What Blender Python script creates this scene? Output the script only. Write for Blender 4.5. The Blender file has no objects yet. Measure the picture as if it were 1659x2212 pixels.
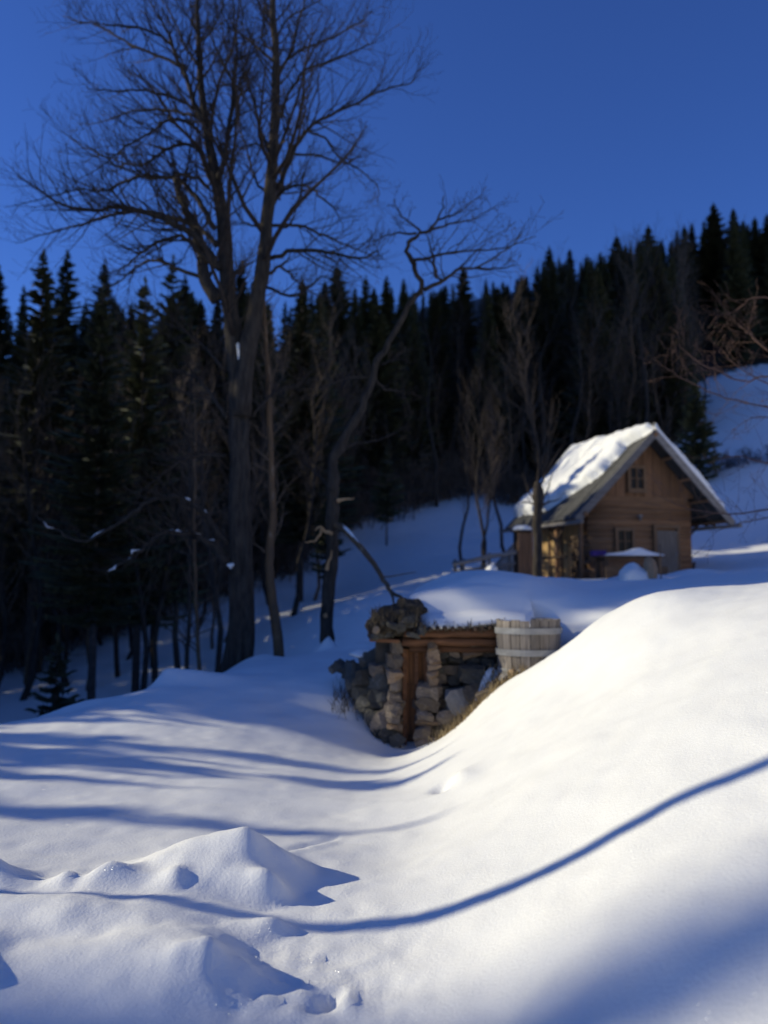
import bpy, math, random
import numpy as np
from mathutils import Vector, Matrix, noise as mnoise

R = math.radians
scene = bpy.context.scene
col = scene.collection

# ------------------------------------------------------------------ camera, sky, sun, exposure
EYE = 1.7
PITCH = R(5.0)
FPX = 1840.0                       # focal length for a picture 1659 x 2212
cam_d = bpy.data.cameras.new('camera')
cam = bpy.data.objects.new('camera', cam_d)
col.objects.link(cam)
cam.location = (0, 0, EYE)
cam.rotation_euler = (R(90) + PITCH, 0, 0)
cam_d.sensor_fit = 'VERTICAL'
cam_d.sensor_height = 36.0
cam_d.lens = 36.0 * FPX / 2212.0
cam_d.clip_start = 0.05
cam_d.clip_end = 2000
cam_d.dof.use_dof = True
cam_d.dof.focus_distance = 5.0
cam_d.dof.aperture_fstop = cam_d.lens / 1000.0 / 0.026
scene.camera = cam

SUN_EL, SUN_BACK = R(22.0), R(6.0)     # height of the sun, and how far behind "due left" it stands
TO_SUN = Vector((-math.cos(SUN_EL) * math.cos(SUN_BACK), math.cos(SUN_EL) * math.sin(SUN_BACK), math.sin(SUN_EL)))
world = bpy.data.worlds.new('World')
scene.world = world
world.use_nodes = True
wn, wl = world.node_tree.nodes, world.node_tree.links
sky = wn.new('ShaderNodeTexSky')
sky.sky_type = 'NISHITA'
sky.sun_disc = False
sky.sun_elevation = SUN_EL
sky.sun_rotation = -(R(90) - SUN_BACK)
sky.altitude = 1200
sky.air_density = 1.0
sky.dust_density = 0.0
sky.ozone_density = 10.0
bg = wn['Background']
bg.inputs['Strength'].default_value = 0.12
hs = wn.new('ShaderNodeHueSaturation')      # the camera's strong colour, over the whole sky alike
hs.inputs['Hue'].default_value = 0.512
hs.inputs['Saturation'].default_value = 1.02
wl.new(sky.outputs[0], hs.inputs['Color'])
wl.new(hs.outputs[0], bg.inputs['Color'])
sun_d = bpy.data.lights.new('sun', 'SUN')
sun_d.energy = 3.6
sun_d.angle = R(0.53)
sun_d.color = (1.0, 0.945, 0.73)
sun = bpy.data.objects.new('sun', sun_d)
col.objects.link(sun)
sun.location = TO_SUN * 60
sun.rotation_euler = (-TO_SUN).to_track_quat('-Z', 'Y').to_euler()
scene.view_settings.view_transform = 'Standard'
scene.view_settings.look = 'None'
scene.view_settings.gamma = 1.0
scene.view_settings.exposure = 0.22
scene.cycles.max_bounces = 6
scene.cycles.diffuse_bounces = 4
scene.cycles.use_denoising = True
scene.cycles.sample_clamp_indirect = 4.0


# ------------------------------------------------------------------ helpers
def P(u, v, Y):
    """the point at forward distance Y that stands behind picture position (u, v)"""
    a, b = (u - 829.5) / FPX, (1106 - v) / FPX
    c, s = math.cos(PITCH), math.sin(PITCH)
    d = (a, c - b * s, s + b * c)
    k = Y / d[1]
    return Vector((d[0] * k, Y, EYE + d[2] * k))


def PZ(u, v, z):
    q = P(u, v, 1.0)
    return P(u, v, (z - EYE) / (q.z - EYE))


def project(x, y, z):
    c, s = math.cos(PITCH), math.sin(PITCH)
    f = y * c + (z - EYE) * s
    w = -y * s + (z - EYE) * c
    return 829.5 + FPX * x / f, 1106 - FPX * w / f


class MB:
    def __init__(self):
        self.v, self.f = [], []

    def box(self, lo, hi, m=None):
        x0, y0, z0 = lo
        x1, y1, z1 = hi
        n = len(self.v)
        pts = [(x0, y0, z0), (x1, y0, z0), (x1, y1, z0), (x0, y1, z0), (x0, y0, z1), (x1, y0, z1), (x1, y1, z1), (x0, y1, z1)]
        if m is not None:
            pts = [tuple(m @ Vector(p)) for p in pts]
        self.v += pts
        self.f += [tuple(n + i for i in q) for q in ((0, 3, 2, 1), (4, 5, 6, 7), (0, 1, 5, 4), (1, 2, 6, 5), (2, 3, 7, 6), (3, 0, 4, 7))]
        return self

    def tube(self, pts, rad, n=5, cap=True):
        k = len(pts)
        base = len(self.v)
        ref = None
        for i in range(k):
            p = pts[i]
            a = pts[i - 1] if i else pts[i]
            b = pts[i + 1] if i < k - 1 else pts[i]
            tx, ty, tz = b[0] - a[0], b[1] - a[1], b[2] - a[2]
            L = math.sqrt(tx * tx + ty * ty + tz * tz) or 1e-9
            tx, ty, tz = tx / L, ty / L, tz / L
            if ref is None:
                ref = (1.0, 0.0, 0.0) if abs(tx) < 0.8 else (0.0, 1.0, 0.0)
            d = ref[0] * tx + ref[1] * ty + ref[2] * tz
            ax, ay, az = ref[0] - d * tx, ref[1] - d * ty, ref[2] - d * tz
            L = math.sqrt(ax * ax + ay * ay + az * az) or 1e-9
            ax, ay, az = ax / L, ay / L, az / L
            ref = (ax, ay, az)
            bx, by, bz = ty * az - tz * ay, tz * ax - tx * az, tx * ay - ty * ax
            r = rad[i] if hasattr(rad, '__len__') else rad
            for j in range(n):
                q = 2 * math.pi * j / n
                c, s = math.cos(q) * r, math.sin(q) * r
                self.v.append((p[0] + ax * c + bx * s, p[1] + ay * c + by * s, p[2] + az * c + bz * s))
        for i in range(k - 1):
            for j in range(n):
                a = base + i * n + j
                b = base + i * n + (j + 1) % n
                self.f.append((a, b, b + n, a + n))
        if cap:
            self.f.append(tuple(base + j for j in reversed(range(n))))
            self.f.append(tuple(base + (k - 1) * n + j for j in range(n)))
        return self

    def mesh(self, name, mat, smooth=False):
        me = bpy.data.meshes.new(name)
        me.from_pydata(self.v, [], self.f)
        if mat:
            me.materials.append(mat)
        if smooth:
            me.polygons.foreach_set('use_smooth', [True] * len(me.polygons))
        me.update()
        return me

    def build(self, name, mat, parent=None, smooth=False):
        return link(name, self.mesh(name, mat, smooth), parent)


def link(name, me, parent=None):
    o = bpy.data.objects.new(name, me)
    col.objects.link(o)
    if parent is not None:
        o.parent = parent
    return o


def tag(o, label=None, cat=None, group=None, kind=None):
    if label:
        o['label'] = label
    if cat:
        o['category'] = cat
    if group:
        o['group'] = group
    if kind:
        o['kind'] = kind
    return o


def thing(name, label, cat, loc=(0, 0, 0), rz=0.0, group=None):
    o = bpy.data.objects.new(name, None)
    o.empty_display_size = 0.3
    col.objects.link(o)
    o.location = loc
    o.rotation_euler = (0, 0, rz)
    return tag(o, label, cat, group)


def crom(pts, sub=3):
    """Catmull-Rom through points (any dimension, as tuples)"""
    pts = [np.array(p, float) for p in pts]
    if len(pts) < 3:
        return [pts[0] + (pts[-1] - pts[0]) * i / sub for i in range(sub + 1)]
    q = [2 * pts[0] - pts[1]] + pts + [2 * pts[-1] - pts[-2]]
    out = []
    for i in range(1, len(q) - 2):
        for s in range(sub):
            t = s / sub
            a, b, c, d = q[i - 1], q[i], q[i + 1], q[i + 2]
            out.append(0.5 * ((2 * b) + (c - a) * t + (2 * a - 5 * b + 4 * c - d) * t * t + (3 * b - a - 3 * c + d) * t ** 3))
    out.append(pts[-1])
    return out


# ------------------------------------------------------------------ materials
def mat_nodes(name):
    m = bpy.data.materials.new(name)
    m.use_nodes = True
    nt = m.node_tree
    return m, nt, nt.nodes['Principled BSDF']


def rough_mat(name, c1, c2, scale=6.0, rough=0.85, bump=0.3, stretch=(1, 1, 1), vary=0.0, c3=None, bdist=0.02, spec=0.2):
    """two (or three) tones mixed by noise, with a little relief; vary shifts each object's brightness"""
    m, nt, b = mat_nodes(name)
    N, L = nt.nodes, nt.links
    tc = N.new('ShaderNodeTexCoord')
    mp = N.new('ShaderNodeMapping')
    mp.inputs['Scale'].default_value = stretch
    L.new(tc.outputs['Object'], mp.inputs['Vector'])
    oi = N.new('ShaderNodeObjectInfo')
    add = N.new('ShaderNodeVectorMath')
    add.operation = 'ADD'
    sc = N.new('ShaderNodeVectorMath')
    sc.operation = 'SCALE'
    sc.inputs['Scale'].default_value = 37.0
    comb = N.new('ShaderNodeCombineXYZ')
    L.new(oi.outputs['Random'], comb.inputs[0])
    L.new(oi.outputs['Random'], comb.inputs[1])
    L.new(comb.outputs[0], sc.inputs[0])
    L.new(mp.outputs[0], add.inputs[0])
    L.new(sc.outputs[0], add.inputs[1])
    n1 = N.new('ShaderNodeTexNoise')
    n1.inputs['Scale'].default_value = scale
    n1.inputs['Detail'].default_value = 6
    n1.inputs['Roughness'].default_value = 0.65
    L.new(add.outputs[0], n1.inputs['Vector'])
    ramp = N.new('ShaderNodeValToRGB')
    ramp.color_ramp.elements[0].position = 0.3
    ramp.color_ramp.elements[0].color = (*c1, 1)
    ramp.color_ramp.elements[1].position = 0.7
    ramp.color_ramp.elements[1].color = (*c2, 1)
    if c3:
        e = ramp.color_ramp.elements.new(0.58)
        e.color = (*c3, 1)
    L.new(n1.outputs['Fac'], ramp.inputs['Fac'])
    out = ramp.outputs['Color']
    if vary > 0:
        mr = N.new('ShaderNodeMapRange')
        mr.inputs['To Min'].default_value = 1 - vary
        mr.inputs['To Max'].default_value = 1 + vary
        L.new(oi.outputs['Random'], mr.inputs['Value'])
        mx = N.new('ShaderNodeVectorMath')
        mx.operation = 'SCALE'
        L.new(out, mx.inputs[0])
        L.new(mr.outputs[0], mx.inputs['Scale'])
        out = mx.outputs[0]
    L.new(out, b.inputs['Base Color'])
    b.inputs['Roughness'].default_value = rough
    b.inputs['Specular IOR Level'].default_value = spec
    if bump:
        bp = N.new('ShaderNodeBump')
        bp.inputs['Strength'].default_value = bump
        bp.inputs['Distance'].default_value = bdist
        L.new(n1.outputs['Fac'], bp.inputs['Height'])
        L.new(bp.outputs[0], b.inputs['Normal'])
    return m


def snow_mat(name, masks=False):
    m, nt, b = mat_nodes(name)
    N, L = nt.nodes, nt.links
    b.inputs['Roughness'].default_value = 0.62
    b.inputs['Specular IOR Level'].default_value = 0.25
    tc = N.new('ShaderNodeTexCoord')
    n0 = N.new('ShaderNodeTexNoise')
    n0.inputs['Scale'].default_value = 3.0
    n0.inputs['Detail'].default_value = 5
    L.new(tc.outputs['Object'], n0.inputs['Vector'])
    n1 = N.new('ShaderNodeTexNoise')
    n1.inputs['Scale'].default_value = 55.0
    n1.inputs['Detail'].default_value = 4
    L.new(tc.outputs['Object'], n1.inputs['Vector'])
    n2 = N.new('ShaderNodeTexNoise')
    n2.inputs['Scale'].default_value = 320.0
    n2.inputs['Detail'].default_value = 2
    L.new(tc.outputs['Object'], n2.inputs['Vector'])
    b1 = N.new('ShaderNodeBump')
    b1.inputs['Strength'].default_value = 0.35
    b1.inputs['Distance'].default_value = 0.008
    L.new(n1.outputs['Fac'], b1.inputs['Height'])
    b2 = N.new('ShaderNodeBump')
    b2.inputs['Strength'].default_value = 0.35
    b2.inputs['Distance'].default_value = 0.0025
    L.new(n2.outputs['Fac'], b2.inputs['Height'])
    L.new(b1.outputs[0], b2.inputs['Normal'])
    L.new(b2.outputs[0], b.inputs['Normal'])
    ramp = N.new('ShaderNodeValToRGB')
    ramp.color_ramp.elements[0].color = (0.90, 0.872, 0.805, 1)
    ramp.color_ramp.elements[1].color = (0.95, 0.925, 0.86, 1)
    L.new(n0.outputs['Fac'], ramp.inputs['Fac'])
    out = ramp.outputs['Color']
    if masks:
        for attr, c1, c2 in (('litter_shade', (0.035, 0.028, 0.018), (0.075, 0.058, 0.038)), ('soil', (0.10, 0.075, 0.04), (0.24, 0.18, 0.10))):
            at = N.new('ShaderNodeAttribute')
            at.attribute_name = attr
            nn = N.new('ShaderNodeTexNoise')
            nn.inputs['Scale'].default_value = 1.6 if attr == 'litter_shade' else 9.0
            nn.inputs['Detail'].default_value = 6
            L.new(tc.outputs['Object'], nn.inputs['Vector'])
            r2 = N.new('ShaderNodeValToRGB')
            r2.color_ramp.elements[0].color = (*c1, 1)
            r2.color_ramp.elements[1].color = (*c2, 1)
            L.new(nn.outputs['Fac'], r2.inputs['Fac'])
            ad = N.new('ShaderNodeMath')
            ad.operation = 'ADD'
            L.new(at.outputs['Fac'], ad.inputs[0])
            L.new(nn.outputs['Fac'], ad.inputs[1])
            mr = N.new('ShaderNodeMapRange')
            mr.inputs['From Min'].default_value = 0.92
            mr.inputs['From Max'].default_value = 1.08
            L.new(ad.outputs[0], mr.inputs['Value'])
            mx = N.new('ShaderNodeMix')
            mx.data_type = 'RGBA'
            L.new(mr.outputs[0], mx.inputs['Factor'])
            L.new(out, mx.inputs['A'])
            L.new(r2.outputs['Color'], mx.inputs['B'])
            out = mx.outputs['Result']
    L.new(out, b.inputs['Base Color'])
    # loose crystals: tiny facets that each lean their own way
    vo = N.new('ShaderNodeTexVoronoi')
    vo.inputs['Scale'].default_value = 420.0
    L.new(tc.outputs['Object'], vo.inputs['Vector'])
    sb_ = N.new('ShaderNodeVectorMath')
    sb_.operation = 'MULTIPLY_ADD'
    sb_.inputs[1].default_value = (2.2, 2.2, 2.2)
    sb_.inputs[2].default_value = (-1.1, -1.1, -1.1)
    L.new(vo.outputs['Color'], sb_.inputs[0])
    ge = N.new('ShaderNodeNewGeometry')
    av = N.new('ShaderNodeVectorMath')
    av.operation = 'ADD'
    L.new(ge.outputs['Normal'], av.inputs[0])
    L.new(sb_.outputs[0], av.inputs[1])
    nv = N.new('ShaderNodeVectorMath')
    nv.operation = 'NORMALIZE'
    L.new(av.outputs[0], nv.inputs[0])
    gl_ = N.new('ShaderNodeBsdfGlossy')
    gl_.inputs['Roughness'].default_value = 0.16
    L.new(nv.outputs[0], gl_.inputs['Normal'])
    ms = N.new('ShaderNodeMixShader')
    cl = N.new('ShaderNodeTexNoise')
    cl.inputs['Scale'].default_value = 2.3
    cl.inputs['Detail'].default_value = 4
    L.new(tc.outputs['Object'], cl.inputs['Vector'])
    cm_ = N.new('ShaderNodeMapRange')
    cm_.inputs['From Min'].default_value = 0.5
    cm_.inputs['From Max'].default_value = 0.72
    cm_.inputs['To Max'].default_value = 0.04
    L.new(cl.outputs['Fac'], cm_.inputs['Value'])
    L.new(cm_.outputs[0], ms.inputs['Fac'])
    L.new(b.outputs[0], ms.inputs[1])
    L.new(gl_.outputs[0], ms.inputs[2])
    L.new(ms.outputs[0], nt.nodes['Material Output'].inputs['Surface'])
    return m


M = {}
M['snow_ground'] = snow_mat('snow_ground', True)
M['snow'] = snow_mat('snow')
M['bark'] = rough_mat('bark', (0.022, 0.018, 0.015), (0.090, 0.070, 0.052), 14, 0.9, 1.0, (1, 1, 0.22), 0.0, bdist=0.06)
M['twig'] = rough_mat('twig', (0.030, 0.022, 0.018), (0.062, 0.046, 0.035), 5, 0.85, 0)
M['bark_pale'] = rough_mat('bark_pale', (0.09, 0.065, 0.045), (0.30, 0.23, 0.16), 7, 0.85, 0.6, (1, 1, 0.4), 0.0, (0.17, 0.10, 0.05))
M['twig_brown'] = rough_mat('twig_brown', (0.085, 0.060, 0.042), (0.17, 0.122, 0.084), 3, 0.9, 0, vary=0.35)
M['twig_red'] = rough_mat('twig_red', (0.10, 0.058, 0.042), (0.20, 0.115, 0.08), 3, 0.8, 0)
M['torn_wood'] = rough_mat('torn_wood', (0.42, 0.22, 0.09), (0.62, 0.38, 0.18), 14, 0.8, 0.5, (1, 1, 0.2))
M['needles'] = rough_mat('needles', (0.042, 0.046, 0.023), (0.100, 0.100, 0.048), 1.2, 0.75, 0, vary=0.4)
M['spruce_bark'] = rough_mat('spruce_bark', (0.055, 0.042, 0.033), (0.13, 0.10, 0.08), 6, 0.9, 0.4)
M['log'] = rough_mat('log', (0.19, 0.098, 0.047), (0.33, 0.18, 0.09), 5, 0.75, 0.4, (0.25, 3, 3), 0.22)
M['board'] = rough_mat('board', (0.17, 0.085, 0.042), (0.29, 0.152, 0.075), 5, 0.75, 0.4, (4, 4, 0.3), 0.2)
M['board_sunlit'] = rough_mat('board_sunlit', (0.46, 0.27, 0.10), (0.64, 0.42, 0.19), 5, 0.7, 0.3, (4, 4, 0.3), 0.22)  # golder and paler than the shaded boards: sunlight put into the wood colour
M['trim'] = rough_mat('trim', (0.17, 0.10, 0.052), (0.26, 0.155, 0.085), 6, 0.7, 0.2, (3, 3, 0.4))
M['grey_wood'] = rough_mat('grey_wood', (0.15, 0.13, 0.115), (0.30, 0.27, 0.24), 6, 0.85, 0.5, (0.3, 4, 4), 0.2)
M['grey_plank'] = rough_mat('grey_plank', (0.30, 0.28, 0.25), (0.52, 0.49, 0.45), 6, 0.85, 0.5, (4, 4, 0.3), 0.22)
M['dark_wood'] = rough_mat('dark_wood', (0.055, 0.038, 0.026), (0.13, 0.085, 0.055), 6, 0.85, 0.5, (0.4, 4, 4), 0.25)
M['red_wood'] = rough_mat('red_wood', (0.10, 0.050, 0.028), (0.27, 0.125, 0.060), 5, 0.8, 0.6, (0.3, 4, 4), 0.25)
M['door_wood'] = rough_mat('door_wood', (0.16, 0.07, 0.032), (0.34, 0.16, 0.07), 5, 0.8, 0.5, (4, 4, 0.3), 0.25)
M['shingle'] = rough_mat('shingle', (0.055, 0.052, 0.048), (0.13, 0.125, 0.115), 7, 0.9, 0.5, (3, 0.4, 3), 0.3)
M['glass'] = rough_mat('glass', (0.008, 0.009, 0.011), (0.014, 0.015, 0.018), 2, 0.25, 0, spec=0.12)
M['pale_panel'] = rough_mat('pale_panel', (0.15, 0.12, 0.092), (0.25, 0.205, 0.16), 5, 0.8, 0.3, (3, 3, 0.4))
M['stone'] = rough_mat('stone', (0.15, 0.118, 0.088), (0.34, 0.285, 0.22), 7, 0.9, 0.8, (1, 1, 1), 0.35, (0.23, 0.18, 0.13), 0.03)
M['stone_warm'] = rough_mat('stone_warm', (0.24, 0.155, 0.092), (0.44, 0.31, 0.19), 7, 0.9, 0.8, (1, 1, 1), 0.25, None, 0.03)
M['stone_pale'] = rough_mat('stone_pale', (0.24, 0.22, 0.20), (0.36, 0.335, 0.30), 5, 0.9, 0.6, (1, 1, 1), 0.1, None, 0.03)
M['stone_dark'] = rough_mat('stone_dark', (0.075, 0.065, 0.052), (0.20, 0.18, 0.15), 5, 0.92, 0.9, (1, 1, 1), 0.3, (0.10, 0.095, 0.08), 0.04)
M['mortar'] = rough_mat('mortar', (0.05, 0.043, 0.036), (0.10, 0.088, 0.072), 9, 0.95, 0.8)
M['turf'] = rough_mat('turf', (0.030, 0.024, 0.017), (0.085, 0.068, 0.046), 11, 0.95, 1.0, bdist=0.05)
M['dead_grass'] = rough_mat('dead_grass', (0.24, 0.17, 0.085), (0.42, 0.32, 0.17), 3, 0.85, 0)
M['dark_grass'] = rough_mat('dark_grass', (0.050, 0.040, 0.026), (0.13, 0.10, 0.065), 3, 0.9, 0)
M['stave'] = rough_mat('stave', (0.15, 0.125, 0.10), (0.34, 0.29, 0.24), 5, 0.85, 0.5, (5, 5, 0.35), 0.28)
M['hoop'] = rough_mat('hoop', (0.24, 0.23, 0.215), (0.36, 0.35, 0.33), 5, 0.75, 0.3, (1, 1, 3))
M['purple'] = rough_mat('purple', (0.06, 0.03, 0.15), (0.09, 0.045, 0.22), 5, 0.7, 0.1)
M['metal'] = rough_mat('metal', (0.25, 0.25, 0.24), (0.35, 0.35, 0.34), 5, 0.45, 0.1)
M['stump'] = rough_mat('stump', (0.32, 0.19, 0.10), (0.50, 0.34, 0.20), 8, 0.85, 0.8, (3, 3, 0.4))
M['ridge_forest'] = rough_mat('ridge_forest', (0.030, 0.036, 0.022), (0.075, 0.075, 0.05), 0.4, 0.95, 1.0, bdist=2.0)


# ------------------------------------------------------------------ terrain
def ctrl(rows):
    return np.array([tuple(P(*r[1:])) if r[0] == 'p' else (tuple(PZ(*r[1:])) if r[0] == 'z' else r[1:]) for r in rows], float)


FAR = [('p', 0, 1440, 36), ('p', 200, 1350, 38), ('p', 450, 1200, 44), ('p', 760, 1110, 50), ('p', 850, 1105, 50),
       ('p', 1000, 1050, 56), ('p', 1250, 1000, 58), ('p', 1530, 830, 62), ('p', 1659, 805, 62), ('p', 1590, 985, 46), ('p', 1600, 1150, 36),
       ('p', 1900, 1080, 38), ('p', 1900, 790, 62), ('w', -40, 60, 4), ('w', -20, 80, 12), ('w', 10, 90, 27), ('w', 40, 90, 33),
       ('w', 70, 120, 48), ('w', 0, 130, 42), ('w', -60, 120, 22), ('w', -40, 36, -2), ('w', 40, 40, 15), ('w', 70, 60, 30),
       ('w', 0, 300, 90), ('w', -150, 300, 60), ('w', 150, 300, 120), ('w', -120, 60, 10), ('w', 120, 60, 45), ('w', 120, 10, 40), ('w', -120, 0, 8)]
LOW = ctrl(FAR + [
    ('w', -2, 3.3, 0.02), ('w', -4, 3.3, 0.05), ('w', 0, 3.3, 0), ('w', -1, 1.5, 0), ('w', 0, 0, 0.05), ('w', -4, 0, 0.1), ('w', -10, -3, 0.3), ('w', 0, -4, 0.2),
    ('w', 1, 2, 0.42), ('w', 2.5, 2, 1.05), ('w', 4, 2, 1.7), ('w', 1, 4, 0.43), ('w', 2, 4, 0.9), ('w', 3.6, 4, 1.6), ('w', 7, 4, 2.9), ('w', 12, 6, 4.0),
    ('w', 0.3, 4.2, 0.06), ('w', 0.3, 6, 0.0), ('w', 1, 6, 0.38), ('w', 2, 6, 0.93), ('w', 3.6, 6, 1.62), ('w', 6, 7, 2.2), ('w', 8, -4, 2.5),
    ('w', 0.9, 8, 0.27), ('w', 0.2, 8, -0.12), ('w', 1.8, 8, 0.85),
    ('p', 870, 1645, 10.2), ('p', 1000, 1575, 10.0), ('p', 1120, 1478, 9.8), ('p', 1200, 1418, 9.3), ('p', 1290, 1350, 9.0), ('p', 1400, 1291, 8.8), ('p', 1530, 1271, 8.7), ('p', 1659, 1258, 8.7),
    ('p', 1060, 1500, 11.3), ('p', 1125, 1455, 11.4), ('p', 1000, 1560, 11.2), ('p', 930, 1610, 11.4), ('w', 0.3, 11.9, -0.52), ('w', 0.9, 12.1, -0.3), ('w', 2.1, 12.2, 0.5),
    ('w', 2.8, 10.8, 1.15), ('w', 4, 10.8, 1.5), ('w', 6, 11, 1.8),
    ('z', 0, 1905, 0.03), ('z', 350, 1925, 0.03), ('z', 300, 1850, -0.05), ('z', 700, 1850, -0.05), ('z', 100, 1720, -0.05), ('z', 400, 1700, -0.07), ('z', 620, 1700, -0.14),
    ('z', 700, 1650, -0.22), ('p', 800, 1625, 11.2), ('p', 600, 1580, 11.0), ('z', 300, 1620, -0.05), ('z', 0, 1620, -0.02), ('z', -300, 1700, 0.05),
    ('p', 0, 1572, 10.3), ('p', -300, 1580, 10.5), ('p', 200, 1530, 11.8), ('p', 330, 1487, 13.5), ('p', 450, 1466, 15.5), ('p', 515, 1443, 17), ('p', 620, 1434, 17.3),
    ('p', 700, 1415, 17.4), ('p', 830, 1402, 17.4), ('p', 700, 1490, 12.8), ('p', 780, 1460, 13.3), ('p', 720, 1440, 14.5),
    ('w', -6, 17.5, -2.2), ('w', -8, 14, -1.6), ('w', -12, 14, -1.6), ('w', -3.2, 24, -1.8), ('w', -10, 24, -3), ('w', 0, 25, -0.6), ('w', -6, 30, -1.7), ('p', 600, 1385, 30), ('p', 800, 1340, 27), ('p', 740, 1270, 38), ('p', 950, 1180, 42), ('p', 450, 1330, 36),
    ('w', -30, 15, -0.5), ('w', -15, 6, 0.2), ('w', -30, -3, 1.0), ('w', 3, 20, 1.0), ('w', 8, 20, 1.9), ('p', 1560, 1222, 30), ('w', 5, 30, 1.9)])
HIGH = ctrl(FAR + [
    ('w', 0.2, 12.0, 1.05), ('w', 1.0, 12.0, 1.12), ('w', 2.0, 12.0, 1.15), ('w', 1.2, 12.7, 1.66), ('w', 0.4, 12.7, 1.5), ('w', 2.0, 12.7, 1.66), ('w', 1.2, 13.6, 1.88), ('w', 0.45, 13.5, 1.60), ('w', 1.0, 14.5, 1.86),
    ('w', 0.35, 15, 1.5), ('w', 2.2, 14, 1.88), ('w', 3.0, 12, 1.48), ('w', 3.2, 13.5, 1.68), ('w', 4, 12, 1.62), ('w', 6, 12, 1.9), ('w', 9, 12, 2.6),
    ('w', 4.5, 17, 1.78), ('w', 7, 17, 2.0), ('w', 10, 17, 2.6), ('w', 5, 21, 1.82), ('w', 1.2, 21, 1.5), ('w', 3, 25, 1.85), ('w', 8, 25, 2.05), ('w', 11, 25, 2.3), ('p', 1530, 1228, 27),
    ('p', 1659, 1200, 27), ('w', 6, 31, 2.1), ('w', 10, 33, 3.0), ('w', 1.8, 28, 1.4), ('p', 950, 1180, 42), ('w', 3, 34, 2.6), ('w', -3, 30, -0.4), ('w', -6, 20, -0.5), ('w', 0, 3, 0), ('w', 6, 4, 2), ('w', -8, 5, 0)])


def warp(x, y):
    k = y + 8.0
    return np.stack([x / k * 1.6, np.log(k)], -1), k


class Spline:
    def __init__(self, pts, lam=1e-5):
        self.q, k = warp(pts[:, 0], pts[:, 1])
        g = pts[:, 2] / k
        n = len(pts)
        A = np.zeros((n + 3, n + 3))
        A[:n, :n] = self.ker(self.q, self.q) + lam * np.eye(n)
        A[:n, n] = 1
        A[:n, n + 1:] = self.q
        A[n, :n] = 1
        A[n + 1:, :n] = self.q.T
        self.w = np.linalg.solve(A, np.concatenate([g, np.zeros(3)]))

    @staticmethod
    def ker(a, b):
        d2 = ((a[:, None, :] - b[None, :, :]) ** 2).sum(-1) + 1e-12
        return 0.5 * d2 * np.log(d2)

    def __call__(self, x, y):
        sh = x.shape
        q, k = warp(x.ravel(), y.ravel())
        n = len(self.q)
        out = np.empty(len(q))
        for i in range(0, len(q), 20000):
            s = q[i:i + 20000]
            out[i:i + 20000] = self.ker(s, self.q) @ self.w[:n] + self.w[n] + s @ self.w[n + 1:]
        return (out * k).reshape(sh)


S_LOW, S_HIGH = Spline(LOW), Spline(HIGH)


def sm(t):
    t = np.clip(t, 0, 1)
    return t * t * (3 - 2 * t)


def vnoise(x, y, seed):
    """smooth value noise"""
    rs = np.random.RandomState(seed)
    tab = rs.rand(256, 256)
    xi, yi = np.floor(x).astype(int), np.floor(y).astype(int)
    fx, fy = x - xi, y - yi
    fx, fy = fx * fx * (3 - 2 * fx), fy * fy * (3 - 2 * fy)
    a, b = tab[xi % 256, yi % 256], tab[(xi + 1) % 256, yi % 256]
    c, d = tab[xi % 256, (yi + 1) % 256], tab[(xi + 1) % 256, (yi + 1) % 256]
    return (a * (1 - fx) + b * fx) * (1 - fy) + (c * (1 - fx) + d * fx) * fy - 0.5


def bump(x, y, cx, cy, h, rx, ry=None, ang=0.0, pw=1.0):
    ry = ry or rx
    c, s = math.cos(ang), math.sin(ang)
    a, b = (x - cx) * c + (y - cy) * s, -(x - cx) * s + (y - cy) * c
    return h * np.exp(-((a / rx) ** 2 + (b / ry) ** 2) ** pw)


def heap(x, y, cx, cy, h, lft, rgt, dep, pk=0.75):
    """a drifted hump with a long left slope and a short steep right one, coming to a blunt point"""
    dx = x - cx
    dx = np.where(dx < 0, dx / lft, dx / rgt)
    d = np.sqrt(dx * dx + ((y - cy) / dep) ** 2 + 0.006)
    return h * np.clip(1.12 - d, 0, None) ** (1 + pk)


YB = ([-80, -40, -16, -10, -7.7, -5, -3.6, -2.4, 0, 5, 8, 13, 18, 21, 23, 28, 60, 120], [30, 32, 35, 37, 39, 40.5, 43.5, 48, 50.5, 55.5, 52, 49, 51, 56, 62, 63, 66, 70])   # edge of the wood


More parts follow.
